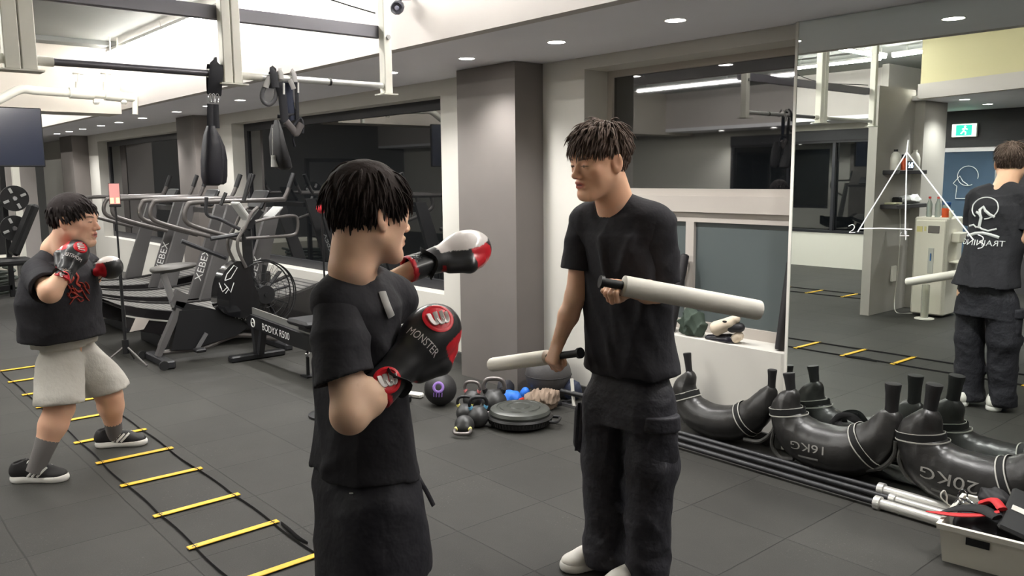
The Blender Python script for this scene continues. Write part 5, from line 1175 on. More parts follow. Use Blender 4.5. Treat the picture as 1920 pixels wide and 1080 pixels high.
#print('coach', round(_t.time()-_t0, 1))
def skincol(c, skin=(216, 166, 138)):
    k = np.array(lin(skin)); return lambda V: np.repeat(k[None], len(V), 0)
def glove(parent, wrist, f, back, s=1.0, red_thumb=True, logo=True, name='boxing_glove', cuff=.09, thumb_up=1, base=(44, 44, 46), red_palm=False, patch=False):
    """boxing glove: wrist point, direction of the fist, normal of the back of the hand"""
    f = nrm(f); n = nrm(np.asarray(back, float)-f*(np.asarray(back, float) @ f)); lat = np.cross(f, n)*thumb_up; w_ = np.asarray(wrist, float); R = np.array([f, lat, n]).T
    T = lambda a, b_, c_: w_+(f*a+lat*b_+n*c_)*s; S = Sdf()
    S.ell(T(.135, 0, .004), np.array((.085, .066, .058))*s, R, .03*s); S.ell(T(.150, 0, -.012), np.array((.065, .062, .060))*s, R, .03*s); S.cap(T(.03, 0, 0), T(.11, 0, 0), .046*s, .056*s, .03*s, n=n, sc=.85)
    S.cap(T(.04, .045, -.01), T(.10, .068, -.014), .024*s, .027*s, .012*s); S.cap(T(.10, .068, -.014), T(.145, .060, -.012), .027*s, .022*s, .01*s)
    S.cap(T(-cuff, 0, 0), T(.03, 0, 0), .046*s, .043*s, .012*s, n=n, sc=.9); S.cap(T(-cuff-.03, 0, 0), T(-cuff+.05, 0, 0), .036*s, .036*s, .004, sub=True)
    S.post.append(lambda p, d: np.maximum(d, (-((p-w_) @ f)-cuff*s)))
    V, F = S.mesh(.0042)
    blk = np.array(lin(base)); red = np.array(lin((205, 36, 48))); wh = np.array(lin((215, 208, 205)))
    def col(V):
        q = (V-w_) @ R/s; C = np.repeat(blk[None], len(V), 0)
        if red_thumb: C[(q[:, 0] > .10) & (q[:, 1] > .050) & (q[:, 0] > .115)] = red
        C[(np.abs(q[:, 0]+cuff-.006) < .009)] = red*.8
        C[(np.abs(q[:, 0]-.015) < .004) & (q[:, 2] < 0)] = red*.8
        if red_palm: C[(q[:, 0] > .06) & (q[:, 0] < .20) & (np.abs(q[:, 1]) < .048) & (q[:, 2] < -.02)] = red
        if patch: C[(q[:, 0] > .02) & (np.abs(q[:, 1]-.0) < .06) & (q[:, 2] > .034)] = wh
        return C
    o = sobj(name, [(relax(V, F, 1), F)], glove_m, parent, cols=col)
    rm = mat('glove_red', (208, 30, 44), .4); wm = mat('glove_white', (232, 226, 224), .5)
    def disc(a, b_, r, side=1, twist=0):
        m1 = MB(); m2 = MB(); ca, sa = math.cos(twist), math.sin(twist)
        pt = lambda x, y: T(a+x*ca-y*sa, b_+x*sa+y*ca, side*.13)
        P = [pt(r*.98*math.cos(t), r*.98*math.sin(t)) for t in np.linspace(0, 2*np.pi, 26)[:-1]]; P = project(S, np.array(P), n*side, .0012); tube(m1, P, .0050*s, 5, closed=True, flat=.35)
        v = [pt(0, 0)]; f_ = []
        for i, rr in enumerate((.33, .66, .95)):
            for t in np.linspace(0, 2*np.pi, 25)[:-1]: v.append(pt(r*rr*math.cos(t), r*rr*math.sin(t)))
        for j in range(24): f_.append((0, 1+j, 1+(j+1) % 24))
        for i in range(2):
            for j in range(24): f_.append((1+i*24+j, 1+(i+1)*24+j, 1+(i+1)*24+(j+1) % 24, 1+i*24+(j+1) % 24))
        v = project(S, np.array(v), n*side, .0008); m1.add(v, f_); obj('red_emblem', m1, rm, o)
        for pts in ([(-.6, -.4), (-.58, .1), (-.42, .42), (-.2, .3), (-.12, -.45)], [(-.12, .1), (.02, .45), (.22, .3), (.28, -.45)], [(.28, .1), (.42, .4), (.6, .2), (.62, -.35)]):
            P = project(S, np.array(smooth_path([pt(x*r, y*r) for x, y in pts], 4)), n*side, .002); tube(m2, P, .0066*s, 5, flat=.4)
        obj('white_emblem', m2, wm, o)
    if logo:
        disc(.155, -.012, .036, 1, .6); disc(-.045, 0, .030, 1, .6)
        tm = text_mesh('MONSTER', .022*s, (0, 0, 0), (1, 0, 0), (0, 1, 0), 1.1); q = tm.V(); P = np.array([T(.085+y_/s*1.25, .0+x_/s*.85, .13) for x_, y_, _ in q]); P = project(S, P, n, .0015); obj('glove_lettering', (P, tm.f), wm, o, smooth=False)
    st = MB(); P = [T(-.02+.012*math.sin(3*t), .046*math.cos(t), .044*math.sin(t)) for t in np.linspace(-1.2, 1.9, 14)]; tube(st, P, .013*s, 6, flat=.25, up=f); obj('wrist_strap', st, black_m, o)
    return o, S
# ============================================================ near boxer
bo_ = thing('person', 'young boxer seen from behind in black T-shirt, black shorts and boxing gloves', 'person', PD(690, 900, 2.3)*np.array([1, 1, 0]))
hc = PD(694, 402, 2.17); HR = head_frame((.03, .99, -.10)); hs_ = 1.05
nb = PD(664, 512, 2.24); shR = PD(630, 572, 2.13); shL = PD(738, 566, 2.40); elR = PD(656, 778, 2.03); wrR = PD(728, 712, 2.12); wrL = PD(800, 492, 2.62); fl_ = nrm(PD(890, 478, 2.78)-wrL); elL = wrL+.25*nrm(nrm(np.array([-2.27, 1.44, 1.20])-wrL)*1.2-fl_)
ch = PD(672, 640, 2.26); hp = PD(688, 900, 2.28); view = ch[:2]; by = .06
S = Sdf(); T_ = add_head(S, hc, HR, hs_)
S.cap(T_(0, -.035, -.06), nb, .055, .062, .03); S.cap(nb+np.array([-.05, 0, -.05]), nb+np.array([.05, 0, -.05]), .036, .036, .04)
S.cap(shR, shL, .038, .038, .05); S.cap(ch-np.array([.04, 0, 0]), ch+np.array([.04, 0, 0]), .055, .055, .05); S.cap(hp-np.array([.05, 0, 0]), hp+np.array([.05, 0, 0]), .07, .07, .05); S.cap(ch, hp, .07, .07, .05)
hR = hp+np.array([.085, -.01, -.04]); hL = hp+np.array([-.085, .02, -.04]); gR = FL(655, 1290); gL = FL(800, 1235)
gR = np.array([hp[0]+.10, hp[1]-.10, .09]); gL = np.array([hp[0]-.08, hp[1]+.18, .09]); kR = (hR+gR)/2+np.array([0, .03, .0]); kL = (hL+gL)/2+np.array([0, .04, 0])
for a_, b_, c_ in ((hR, kR, gR), (hL, kL, gL)): S.cap(a_, b_, .082, .056, .03); S.cap(b_, b_+(c_-b_)*.35, .056, .058, .03); S.cap(b_+(c_-b_)*.35, c_, .058, .036, .03)
S.cap(shR, elR, .044, .043, .02); S.cap(elR, elR+(wrR-elR)*.45, .044, .045, .025); S.cap(elR+(wrR-elR)*.45, wrR, .045, .032, .02)
S.cap(shL, elL, .042, .040, .02); S.cap(elL, wrL, .040, .030, .02)
zc_ = nb[2]-.06
parts = [S.mesh(.0030, lo=(-9, -9, zc_)), S.mesh(.0035, lo=(-9, -9, .90), hi=(9, 9, 1.16), clip=lambda V: np.linalg.norm(V-(elR+wrR)/2, axis=1) < .21), S.mesh(.009, hi=(9, 9, .62)), S.mesh(.018, lo=(-9, -9, .60), hi=(9, 9, zc_))]
fcol = face_cols(hc, HR, hs_, (240, 196, 166), (190, 104, 94), (44, 36, 34))
def bc(V): C = fcol(V); far = np.linalg.norm(V-hc, axis=1) > .17; C[far] = np.array(lin((242, 198, 168))); return C
sobj('body', parts, skin_m, bo_, cols=bc); eyes(bo_, hc, HR, hs_)
def zmin_b(q): y = q[:, 1]; return np.where(y > .05, .035, np.where(y > .02, .035-(.05-y)*2.0, np.where(y > -.02, -.045, -.075)))
def style_b(p, rg):
    x, y, z = p
    if y > .055 and z < .05: return None
    if .0 < y <= .055 and z < .01: return None
    if y <= .0 and z < -.04: return None
    return (.062 if z > .06 else .040)+.02*rg.rand(), .12, np.array([0, .35 if y > 0 else 0, 0])
hair(bo_, hc, HR, hs_, zmin_b, hair_m, 1700, style_b, 9, .006, crown=(0, -.03, .125), r0=.0038)
F1 = [crease(PD(640, 760, 2.1), PD(760, 830, 2.3), .018, .010), crease(PD(620, 600, 2.0), PD(650, 700, 2.0), .02, .010), crease(PD(700, 840, 2.15), PD(600, 880, 2.2), .018, .008), crease(PD(735, 640, 2.3), PD(760, 780, 2.3), .02, .010)]
rows = [row(530, 622, 722, 2.26, by, .62, view), row(570, 600, 752, 2.26, by, .64, view), row(640, 592, 752, 2.26, by, .64, view), row(720, 594, 764, 2.26, by, .64, view), row(800, 591, 776, 2.27, by, .64, view), row(850, 586, 781, 2.28, by, .66, view), row(882, 583, 787, 2.28, by, .70, view)]
tee2, BS = make_tee(bo_, rows, nb, shR, shL, elR, elL, .68, .62, .064, .080, F1, tee_m, (nb+np.array([.0, .022, .03]), nb+np.array([-.005, .035, .14]), .060, .08), seed=11, amp=.036, tiltR=np.array([-.1, .25, .0]))
m_ = MB(); P = project(BS, np.array(smooth_path([PD(716, 545, 2.0), PD(724, 568, 2.0), PD(735, 596, 2.0)], 4)), nrm(PD(724, 568, 1)-CO)*-1, .006); tube(m_, P, .011, 8, flat=.3); obj('grey_strap', m_, gw, tee2)
# shorts
S = Sdf(); S.stack([row(860, 598, 772, 2.28, by, .6, view), row(905, 592, 782, 2.28, by, .64, view), row(960, 590, 792, 2.28, by, .68, view), row(1010, 592, 802, 2.28, by, .76, view), row(1060, 594, 808, 2.28, by, .80, view), row(1095, 596, 810, 2.28, by, .8, view)], .03)
S.cap(hR+np.array([.0, 0, -.02]), hR+(kR-hR)*.95+np.array([.015, -.01, 0]), .105, .125, .03); S.cap(hL+np.array([0, 0, -.02]), hL+(kL-hL)*.9+np.array([-.01, .015, 0]), .105, .115, .03)
fo3 = folds((.2, .3, 1), .022, 21, 5, 8, 20); S.post.append(lambda p, d: np.maximum(d-fo3(p), np.where(p[:, 1] > hp[1]+.035, .53, .44)-p[:, 2]))
V, F = S.mesh(.0075); sh_ = sobj('shorts', [(relax(V, F, 1), F)], short_b, bo_)
m_ = MB(); p_ = PD(658, 925, 2.12); P = project(S, np.array([PD(655, 925, 2.0), PD(662, 925, 2.0)]), nrm(CO-p_), .002); tube(m_, P, .002, 5); obj('white_tag', m_, letter_m, sh_)
m_ = MB(); tube(m_, smooth_path([PD(778, 880, 2.27), PD(790, 905, 2.25), PD(800, 922, 2.26), PD(813, 948, 2.27)], 4), .007, 6, flat=.4); obj('drawstring', m_, short_b, sh_)
for g_ in (gR, gL):
    shoe(np.array([g_[0], g_[1]-.07, 0]), np.array([g_[0], g_[1]+.19, 0]), .10, bo_, black_m, sole_w)
glove(bo_, wrR+nrm(PD(805, 632, 2.2)-wrR)*.03, PD(822, 612, 2.23)-wrR, CO-wrR+np.array([0, 0, .15]), s=1.06, thumb_up=1, cuff=.08)
glove(bo_, wrL+fl_*.02, nrm(wrL-elL)*.6+fl_, np.array([.3, -.1, 1.0]), s=1.0, thumb_up=1, logo=False, patch=True, red_palm=True)
# red reflex ball on its stand behind the boxer
rb = PX(603, 390, -4.9); t = thing('reflex_ball', 'red ball on a thin black stand behind the near boxer\'s head', 'punch ball', (rb[0], rb[1], 0))
m_ = MB(); ball(m_, rb, .036); obj('ball', m_, mat('red_rubber', (225, 62, 74), .4), t); m_ = MB(); cyl(m_, (rb[0], rb[1], .02), rb-np.array([0, 0, .03]), .006); obj('pole', m_, black_m, t)
m_ = MB(); lathe(m_, (rb[0], rb[1], 0), [(.14, 0), (.14, .015), (.02, .03)]); obj('base', m_, black_m, t)
# ============================================================ boy at the left
kd = thing('person', 'boy in black T-shirt with red print, grey shorts and boxing gloves', 'person', (FL(70, 905)+FL(230, 838))/2)
hc = PD(140, 414, 4.35); HR = head_frame((.62, .78, -.06)); hs_ = 1.12
nb = PD(106, 468, 4.45); shR = PD(72, 512, 4.32); shL = PD(160, 498, 4.66); elR = PD(96, 545, 4.18); wrR = PD(116, 508, 4.22)
elR = PD(94, 548, 4.15); wrR = PD(122, 512, 4.20); elL = PD(172, 520, 4.75); wrL = PD(186, 503, 4.60)
ch = PD(112, 540, 4.47); hp = PD(128, 655, 4.6); view = ch[:2]; ky = -.66; kf = np.array([.61, .79, 0]); kl = np.array([.79, -.61, 0])
S = Sdf(); T_ = add_head(S, hc, HR, hs_, 1.08)
S.cap(T_(0, -.035, -.06), nb, .062, .07, .03); S.cap(nb-kl*.05, nb+kl*.05, .05, .05, .04); S.cap(shR, shL, .06, .06, .05); S.cap(ch, hp, .11, .07, .05)
hR = hp+kl*.10+np.array([0, 0, -.06]); hL = hp-kl*.10+np.array([0, 0, -.06]); kR = PD(112, 765, 4.42); aR = PD(72, 868, 4.38); kL = PD(205, 742, 4.84); aL = PD(214, 806, 4.94)
for a_, b_, c_ in ((hR, kR, aR), (hL, kL, aL)): S.cap(a_, b_, .085, .070, .03); S.cap(b_, b_+(c_-b_)*.3, .068, .068, .03); S.cap(b_+(c_-b_)*.3, c_, .068, .040, .03)
S.cap(shR, elR, .055, .052, .02); S.cap(elR, wrR, .052, .036, .02); S.cap(shL, elL, .055, .048, .02); S.cap(elL, wrL, .048, .034, .02)
zc_ = nb[2]-.06
parts = [S.mesh(.0042, lo=(-9, -9, zc_)), S.mesh(.005, lo=(-9, -9, .9), hi=(9, 9, 1.2), clip=lambda V: np.linalg.norm(V-(elR+wrR)/2, axis=1) < .15), S.mesh(.007, hi=(9, 9, .50)), S.mesh(.02, lo=(-9, -9, .49), hi=(9, 9, zc_))]
fcol = face_cols(hc, HR, hs_, (238, 188, 160), (200, 112, 104), (44, 36, 34))
def kc(V): C = fcol(V); far = np.linalg.norm(V-hc, axis=1) > .18; C[far] = np.array(lin((238, 188, 158))); return C
sobj('body', parts, skin_m, kd, cols=kc); eyes(kd, hc, HR, hs_)
def zmin_k(q): y = q[:, 1]; return np.where(y > .045, .045, np.where(y > .01, .045-(.045-y)*1.6, np.where(y > -.025, -.012, -.05)))
def style_k(p, rg):
    x, y, z = p
    if y > .05 and z < .055: return None
    if .0 < y <= .05 and z < .03: return None
    if y <= .0 and z < -.03: return None
    return .035+.02*rg.rand(), .15, np.array([0, .3 if y > 0 else 0, 0])
hair(kd, hc, HR, hs_, zmin_k, mat('black_hair', (48, 42, 42), .75, spec=.15, bump=.5, bscale=90, bdist=.004), 700, style_k, 15, .004, r0=.006)
rows = [row(488, 66, 160, 4.45, ky, .72, view), row(515, 48, 176, 4.45, ky, .74, view), row(560, 40, 180, 4.47, ky, .76, view), row(592, 44, 182, 4.5, ky, .76, view), row(632, 46, 191, 4.55, ky, .78, view)]
tee3, KS = make_tee(kd, rows, nb, shR, shL, elR, elL, .80, .62, .080, .090, [crease(PD(60, 600, 4.2), PD(150, 640, 4.3), .03, .010)], tee_m, (nb+kf*.03+np.array([0, 0, .035]), nb+kf*.045+np.array([0, 0, .15]), .066, .085), seed=17, amp=.026, h=.009, sh_r=.072, trap=.056)
redp = mat('red_print', (168, 62, 50), .7); vd = nrm(CO-ch); rg = np.random.RandomState(5)
def front_dec(lines, r, m2, nm, par, S_, d0=4.0, seg=5):
    m_ = MB()
    for L in lines:
        P = project(S_, np.array(smooth_path([PD(x, y, d0) for x, y in L], 3)), vd, .004)
        if np.abs(S_.ev(P)-.004).max() < .006: tube(m_, P, r, seg, flat=.4)
    return obj(nm, m_, m2, par)
front_dec([[(133, 510), (140, 520), (133, 530)], [(144, 508), (150, 518), (146, 530), (154, 536)], [(128, 534), (134, 545), (128, 556)], [(136, 535), (142, 548), (150, 556), (158, 560)], [(128, 550), (133, 560), (143, 558), (148, 552)], [(132, 573), (140, 562), (150, 556)], [(154, 540), (160, 550), (166, 560), (172, 566)], [(160, 536), (166, 544), (172, 552)], [(150, 528), (158, 530), (164, 538)], [(148, 562), (154, 568), (160, 564)], [(129, 540), (138, 541), (148, 546)], [(165, 528), (170, 534), (172, 542)]], .0075, redp, 'red_print', tee3, KS)
front_dec([[(140, 540), (148, 548), (154, 545)], [(137, 548), (144, 553)]], .012, redp, 'red_figure', tee3, KS)
S = Sdf(); S.stack([row(600, 66, 172, 4.55, ky, .7, view), row(622, 66, 174, 4.57, ky, .68, view), row(645, 66, 180, 4.6, ky, .68, view)], .03)
S.cap(hR, kR+np.array([0, 0, .03]), .120, .128, .04); S.cap(hL, kL+np.array([0, 0, .03]), .120, .125, .04); dk = nrm(kR-hR); dk2 = nrm(kL-hL)
S.post.append(lambda p, d: np.maximum(d-fo3(p), np.where((p-(kR+kL)/2) @ nrm((kR-kL)*np.array([1, 1, 0])) > 0, (p-kR-np.array([0, 0, .02])) @ nrm(dk*.5+np.array([0, 0, -1.])), (p-kL-np.array([0, 0, .04])) @ nrm(dk2*.5+np.array([0, 0, -1.])))))
V, F = S.mesh(.0085); sobj('shorts', [(relax(V, F, 1), F)], short_g, kd)
sock = mat('grey_sock', (112, 108, 106), .85)
for k_, a_ in ((kR, aR), (kL, aL)):
    d = nrm(k_-a_); m_ = MB(); tube(m_, [a_-d*.05, a_, a_+d*.06, a_+d*.13, a_+d*.135], [.044, .046, .050, .058, .056], 18); obj('sock', m_, sock, kd)
shb = mat('shoe_black_mesh', (38, 36, 37), .6)
shoe(FL(22, 902), FL(128, 900), .105, kd, shb, sole_w, stripes=True); shoe(FL(180, 838), FL(276, 832), .105, kd, shb, sole_w, stripes=True)
glove(kd, wrR, PD(142, 474, 4.28)-wrR, CO-wrR+np.array([0, 0, .4]), s=.92, cuff=.05, thumb_up=-1); glove(kd, wrL, PD(222, 498, 4.45)-wrL, np.array([.3, -.1, 1.0]), s=.92, logo=False, patch=True)
# ============================================================ things on the floor
yel = mat('yellow_plastic', (236, 190, 44), .4); strap_m = mat('ladder_strap', (28, 27, 29), .8)
def ladder(xs, y0, y1, label, ends=None):
    t = thing('agility_ladder', label, 'agility ladder', ((xs[0]+xs[-1])/2, (y0+y1)/2, 0)); rg = np.random.RandomState(2)
    for x in xs:
        a_ = np.array([x+rg.uniform(-.008, .008), y0, .007]); b_ = np.array([x+rg.uniform(-.008, .008), y1, .007])
        m_ = MB(); rbar(m_, a_, b_, .036, .005, up=(0, 0, 1), bev=.002); r = obj('rung', m_, yel, t, smooth=False)
        for q in (a_+nrm(b_-a_)*.03, b_-nrm(b_-a_)*.03):
            m_ = MB(); rbar(m_, q-nrm(b_-a_)*.012, q+nrm(b_-a_)*.012, .008, .0056); obj('slot', m_, black_m, r, smooth=False)
    for y in (y0+.03, y1-.03):
        P = []
        for i in range(len(xs)-1):
            for k in range(6): f = k/6; P.append((xs[i]+(xs[i+1]-xs[i])*f, y+.007*math.sin(math.pi*f)*(1 if (i*7) % 3 else -1), .0045))
        P.append((xs[-1], y, .0045)); m_ = MB(); tube(m_, P, .008, 6, flat=.16, up=(0, 1, 0)); obj('side_strap', m_, strap_m, t)
    return t
ladder([-7.92, -7.43, -6.9, -6.44, -5.95, -5.4, -4.91, -4.45, -3.94, -3.49, -3.05, -2.56, -2.08], 1.14, 1.56, 'yellow-runged agility ladder lying on the dark floor under the boy\'s feet')
ladder([-6.7, -6.2, -5.71, -5.22, -4.73], -2.14, -1.7, 'second yellow-runged agility ladder, seen far back in the mirror')
m_ = MB(); q = FL(548, 992); tube(m_, smooth_path([FL(528, 982, .006), FL(545, 996, .010), FL(560, 1010, .006), FL(577, 1018, .006)], 5), [.012, .014, .016, .006], 6, flat=.3, up=(0, 1, 0)); tag(obj('loose_strap', m_, strap_m), 'loose black strap end trailing beside the ladder near the boxer', 'strap')
# ---- medicine ball and slam ball
rub = mat('ball_rubber', (44, 43, 43), .55, bump=.3, bscale=180, bdist=.001)
c = FL(822, 760); c = np.array([c[0], c[1]+.02, .113]); t = thing('medicine_ball', 'black medicine ball with a purple print beside the kettlebells', 'medicine ball', (c[0], c[1], 0)); m_ = MB(); ball(m_, c, .113, seg=36, rings=24); obj('ball', m_, rub, t)
n = nrm(np.array([-.0, -.0, 1.58])-c+np.array([-.9, 0, .4])); n = nrm(PD(808, 715, 5.3)-c); x, y, z = frame(n); m_ = MB()
def on_ball(u, v, r=.1145): p = c+(n+x*u+y*v); return c+nrm(p-c)*r
tube(m_, [on_ball(.28*math.cos(a), .28*math.sin(a)) for a in np.linspace(0, 2*np.pi, 20)[:-1]], .010, 6, closed=True, flat=.4)
for k in range(4): tube(m_, [on_ball(-.3+.18*k, -.34), on_ball(-.36+.2*k, -.68)], .0055, 6, flat=.4)
obj('purple_print', m_, mat('purple_print', (136, 104, 176), .6), t)
c = np.array([-4.26, 3.99, .165]); t = thing('slam_ball', 'large dark grey slam ball against the wall behind the beige bag', 'slam ball', (c[0], c[1], 0)); m_ = MB(); ball(m_, c, .165, seg=36, rings=24); obj('ball', m_, mat('slam_grey', (78, 76, 76), .5, bump=.2, bscale=90), t)
m_ = MB(); tube(m_, [c+.166*np.array([math.cos(a), math.sin(a), 0]) for a in np.linspace(0, 2*np.pi, 40)[:-1]], .004, 6, closed=True); obj('seam', m_, rub, t)
# ---- kettlebells
iron = mat('kettlebell_iron', (46, 46, 46), .42, spec=.6, bump=.2, bscale=150, bdist=.0008); band_y = mat('band_yellow', (225, 215, 120), .5); band_b = mat('band_blue', (96, 160, 196), .5); band_p = mat('band_pink', (205, 120, 120), .5); steel_h = mat('handle_grey', (120, 114, 112), .35, metal=.6)
def kettlebell(label, r, hm, bm_):
    t = thing('kettlebell', label, 'kettlebell', (0, 0, 0), group='kettlebells in the heap', world=False)
    S = Sdf(); S.ell((0, 0, r*.95), (r, r, r*.97)); S.post.append(lambda p, d: np.maximum(d, .002-p[:, 2])); S.ell((0, 0, r*1.75), (r*.72, r*.3, r*.25), k=.02); V, F = S.mesh(.006); o = obj('bell', (V, F), iron, t, local=True, sharp=180)
    m_ = MB(); P = smooth_path([(-r*.62, 0, r*1.7), (-r*.82, 0, r*2.2), (-r*.62, 0, r*2.72), (0, 0, r*2.85), (r*.62, 0, r*2.72), (r*.82, 0, r*2.2), (r*.62, 0, r*1.7)], 6); tube(m_, P, r*.17, 10); obj('handle', m_, hm, t, local=True)
    for s in (-1, 1): m_ = MB(); tube(m_, [(s*r*.66, 0, r*1.72), (s*r*.76, 0, r*2.0)], r*.215, 12); obj('colour_band', m_, bm_, t, local=True)
    return t
def put_kb(px, py, rz, label, r, hm, bm_, tilt=None):
    t = kettlebell(label, r, hm, bm_); p = FL(px, py); t.location = (p[0], p[1], 0); t.rotation_euler = (0, 0, rz)
    if tilt: t.rotation_euler = tilt; t.location = (p[0], p[1], r*.97)
    return t
put_kb(872, 790, .9, 'small kettlebell with yellow bands standing at the left of the heap', .058, black_m, band_y)
put_kb(897, 800, 1.1, 'kettlebell with blue bands between the yellow-banded one and the disc', .068, black_m, band_b)
q = put_kb(874, 806, .0, 'kettlebell with yellow bands tipped over, handle towards the camera', .062, steel_h, band_y, tilt=(1.75, 0, .75))
put_kb(886, 766, .6, 'kettlebell with pink bands at the back of the heap', .066, steel_h, band_p)
put_kb(927, 776, .8, 'largest dark kettlebell upright right behind the black disc', .085, steel_h, black_m)
# ---- round step disc
p0 = FL(975, 796); t = thing('balance_trainer', 'round black two-tier balance disc with side handles', 'balance disc', (p0[0], p0[1], 0))
drk = mat('dish_plastic', (36, 35, 35), .45); top = mat('dome_rubber', (62, 64, 60), .35, spec=.6)
m_ = MB(); lathe(m_, (p0[0], p0[1], 0), [(.155, 0), (.195, .02), (.205, .055), (.212, .06), (.205, .072), (.18, .075)], seg=60); base = obj('base', m_, drk, t)
m_ = MB()
for k in range(60): a = 2*np.pi*k/60; d = np.array([math.cos(a), math.sin(a), 0]); rbar(m_, np.array([p0[0], p0[1], .022])+d*.197, np.array([p0[0], p0[1], .052])+d*.206, .006, .006)
obj('rib_ring', m_, drk, base, smooth=False)
m_ = MB(); lathe(m_, (p0[0], p0[1], .073), [(.19, 0), (.196, .014), (.188, .034), (.165, .046), (.150, .047), (.146, .042), (.130, .042), (.126, .049), (.085, .051), (.08, .046), (.066, .046), (.062, .052), (.0001, .053)], seg=60); obj('dome', m_, top, t)
for a0 in (3.75, .65):
    d = np.array([math.cos(a0), math.sin(a0), 0]); l = np.array([-d[1], d[0], 0]); cc0 = np.array([p0[0], p0[1], .045]); m_ = MB(); tube(m_, smooth_path([cc0+d*.20-l*.06, cc0+d*.245-l*.05, cc0+d*.25+l*.05, cc0+d*.20+l*.06], 6), .010, 8); obj('handle', m_, steel_h if a0 > 3 else black_m, t)
# ---- soft things by the wall
def lump(name, px, py, r, m, label, cat, seed=0, amp=.010, y=None, rz=0, sq=1.0, freq=1.0, base=None):
    c = FL(px, py) if base is None else np.array(base, float); S = Sdf(); r = np.array(r); R = rotz(rz); S.ell(c+np.array([0, 0, r[2]*.8]), r, R, .03)
    rg = np.random.RandomState(seed)
    for _ in range(4): o = rg.uniform(-.6, .6, 3)*r; S.ell(c+np.array([0, 0, r[2]*.7])+R @ o, r*rg.uniform(.4, .6), R, .03)
    fo = folds(R @ np.array([1, .2, .3]), amp*2, seed, 5, 25*freq, 60*freq); S.post.append(lambda p, d: np.maximum(d-fo(p), c[2]+.001-p[:, 2])); V, F = S.mesh(.006); return tag(sobj(name, [(V, F)], m, None), label, cat)
lump('cloth_bag', 1014, 766, (.125, .09, .075), mat('beige_canvas', (140, 122, 106), .85), 'crumpled beige canvas bag beside the grey slam ball', 'bag', 4, .030, rz=.7, freq=1.6)
lump('knee_wrap', 961, 757, (.075, .06, .055), mat('royal_blue', (36, 110, 214), .55), 'bright blue wrap behind the black balance disc', 'wrap', 7, .012)
lump('knee_wrap', 986, 748, (.035, .03, .05), MATS['royal_blue'], 'small blue roll between the bright blue wrap and the beige bag', 'wrap', 9, .008)
p_ = FL(985, 766); t = thing('rainbow_band', 'rainbow-coloured stretch band beside the beige bag', 'stretch band', (p_[0], p_[1], 0))
for k, col_ in enumerate(((226, 70, 50), (240, 140, 50), (240, 214, 60), (110, 190, 80))):
    m_ = MB(); q = p_+np.array([.026*k-.03, .02*k-.02, 0]); tube(m_, smooth_path([q+np.array([0, -.03, .006]), q+np.array([.005, -.02, .05]), q+np.array([.01, .02, .06-.008*k]), q+np.array([.012, .045, .006])], 5), .013, 8, flat=.4, up=(1, 0, 0)); obj('colour_stripe', m_, mat('stripe_%d' % col_[1], col_, .5), t)
lump('strap_bundle', 948, 740, (.07, .06, .06), MATS['webbing_black'], 'bundle of black straps behind the largest kettlebell', 'straps', 12, .014)
lump('sports_bag', 1072, 748, (.08, .06, .08), MATS['webbing_navy'], 'dark navy pouch right of the beige bag', 'pouch', 14, .016)
p_ = FL(1072, 765); t = thing('push_up_stand', 'low silver-footed black push-up stand behind the coach\'s hip', 'push-up stand', (p_[0], p_[1], 0))
m_ = MB(); rbar(m_, p_+np.array([-.12, 0, .012]), p_+np.array([.14, .02, .012]), .03, .02); obj('foot_bar', m_, steel_m, t, smooth=False); m_ = MB(); rbar(m_, p_+np.array([-.10, -.1, .012]), p_+np.array([-.10, .12, .012]), .03, .02); obj('foot_bar', m_, black_m, t, smooth=False)
m_ = MB(); rbar(m_, p_+np.array([.02, 0, .02]), p_+np.array([-.02, .02, .2]), .02, .015); obj('post', m_, white_p, t, smooth=False); m_ = MB(); cyl(m_, p_+np.array([-.1, 0, .1]), p_+np.array([.12, .02, .1]), .018); obj('grip', m_, black_m, t)
m_ = MB(); p_ = FL(779, 745); box(m_, p_+np.array([0, 0, .018]), (.12, .06, .036), rotz(.4), .01); tag(obj('foam_block', m_, white_p, smooth=False), 'small white foam piece left of the medicine ball', 'foam piece')
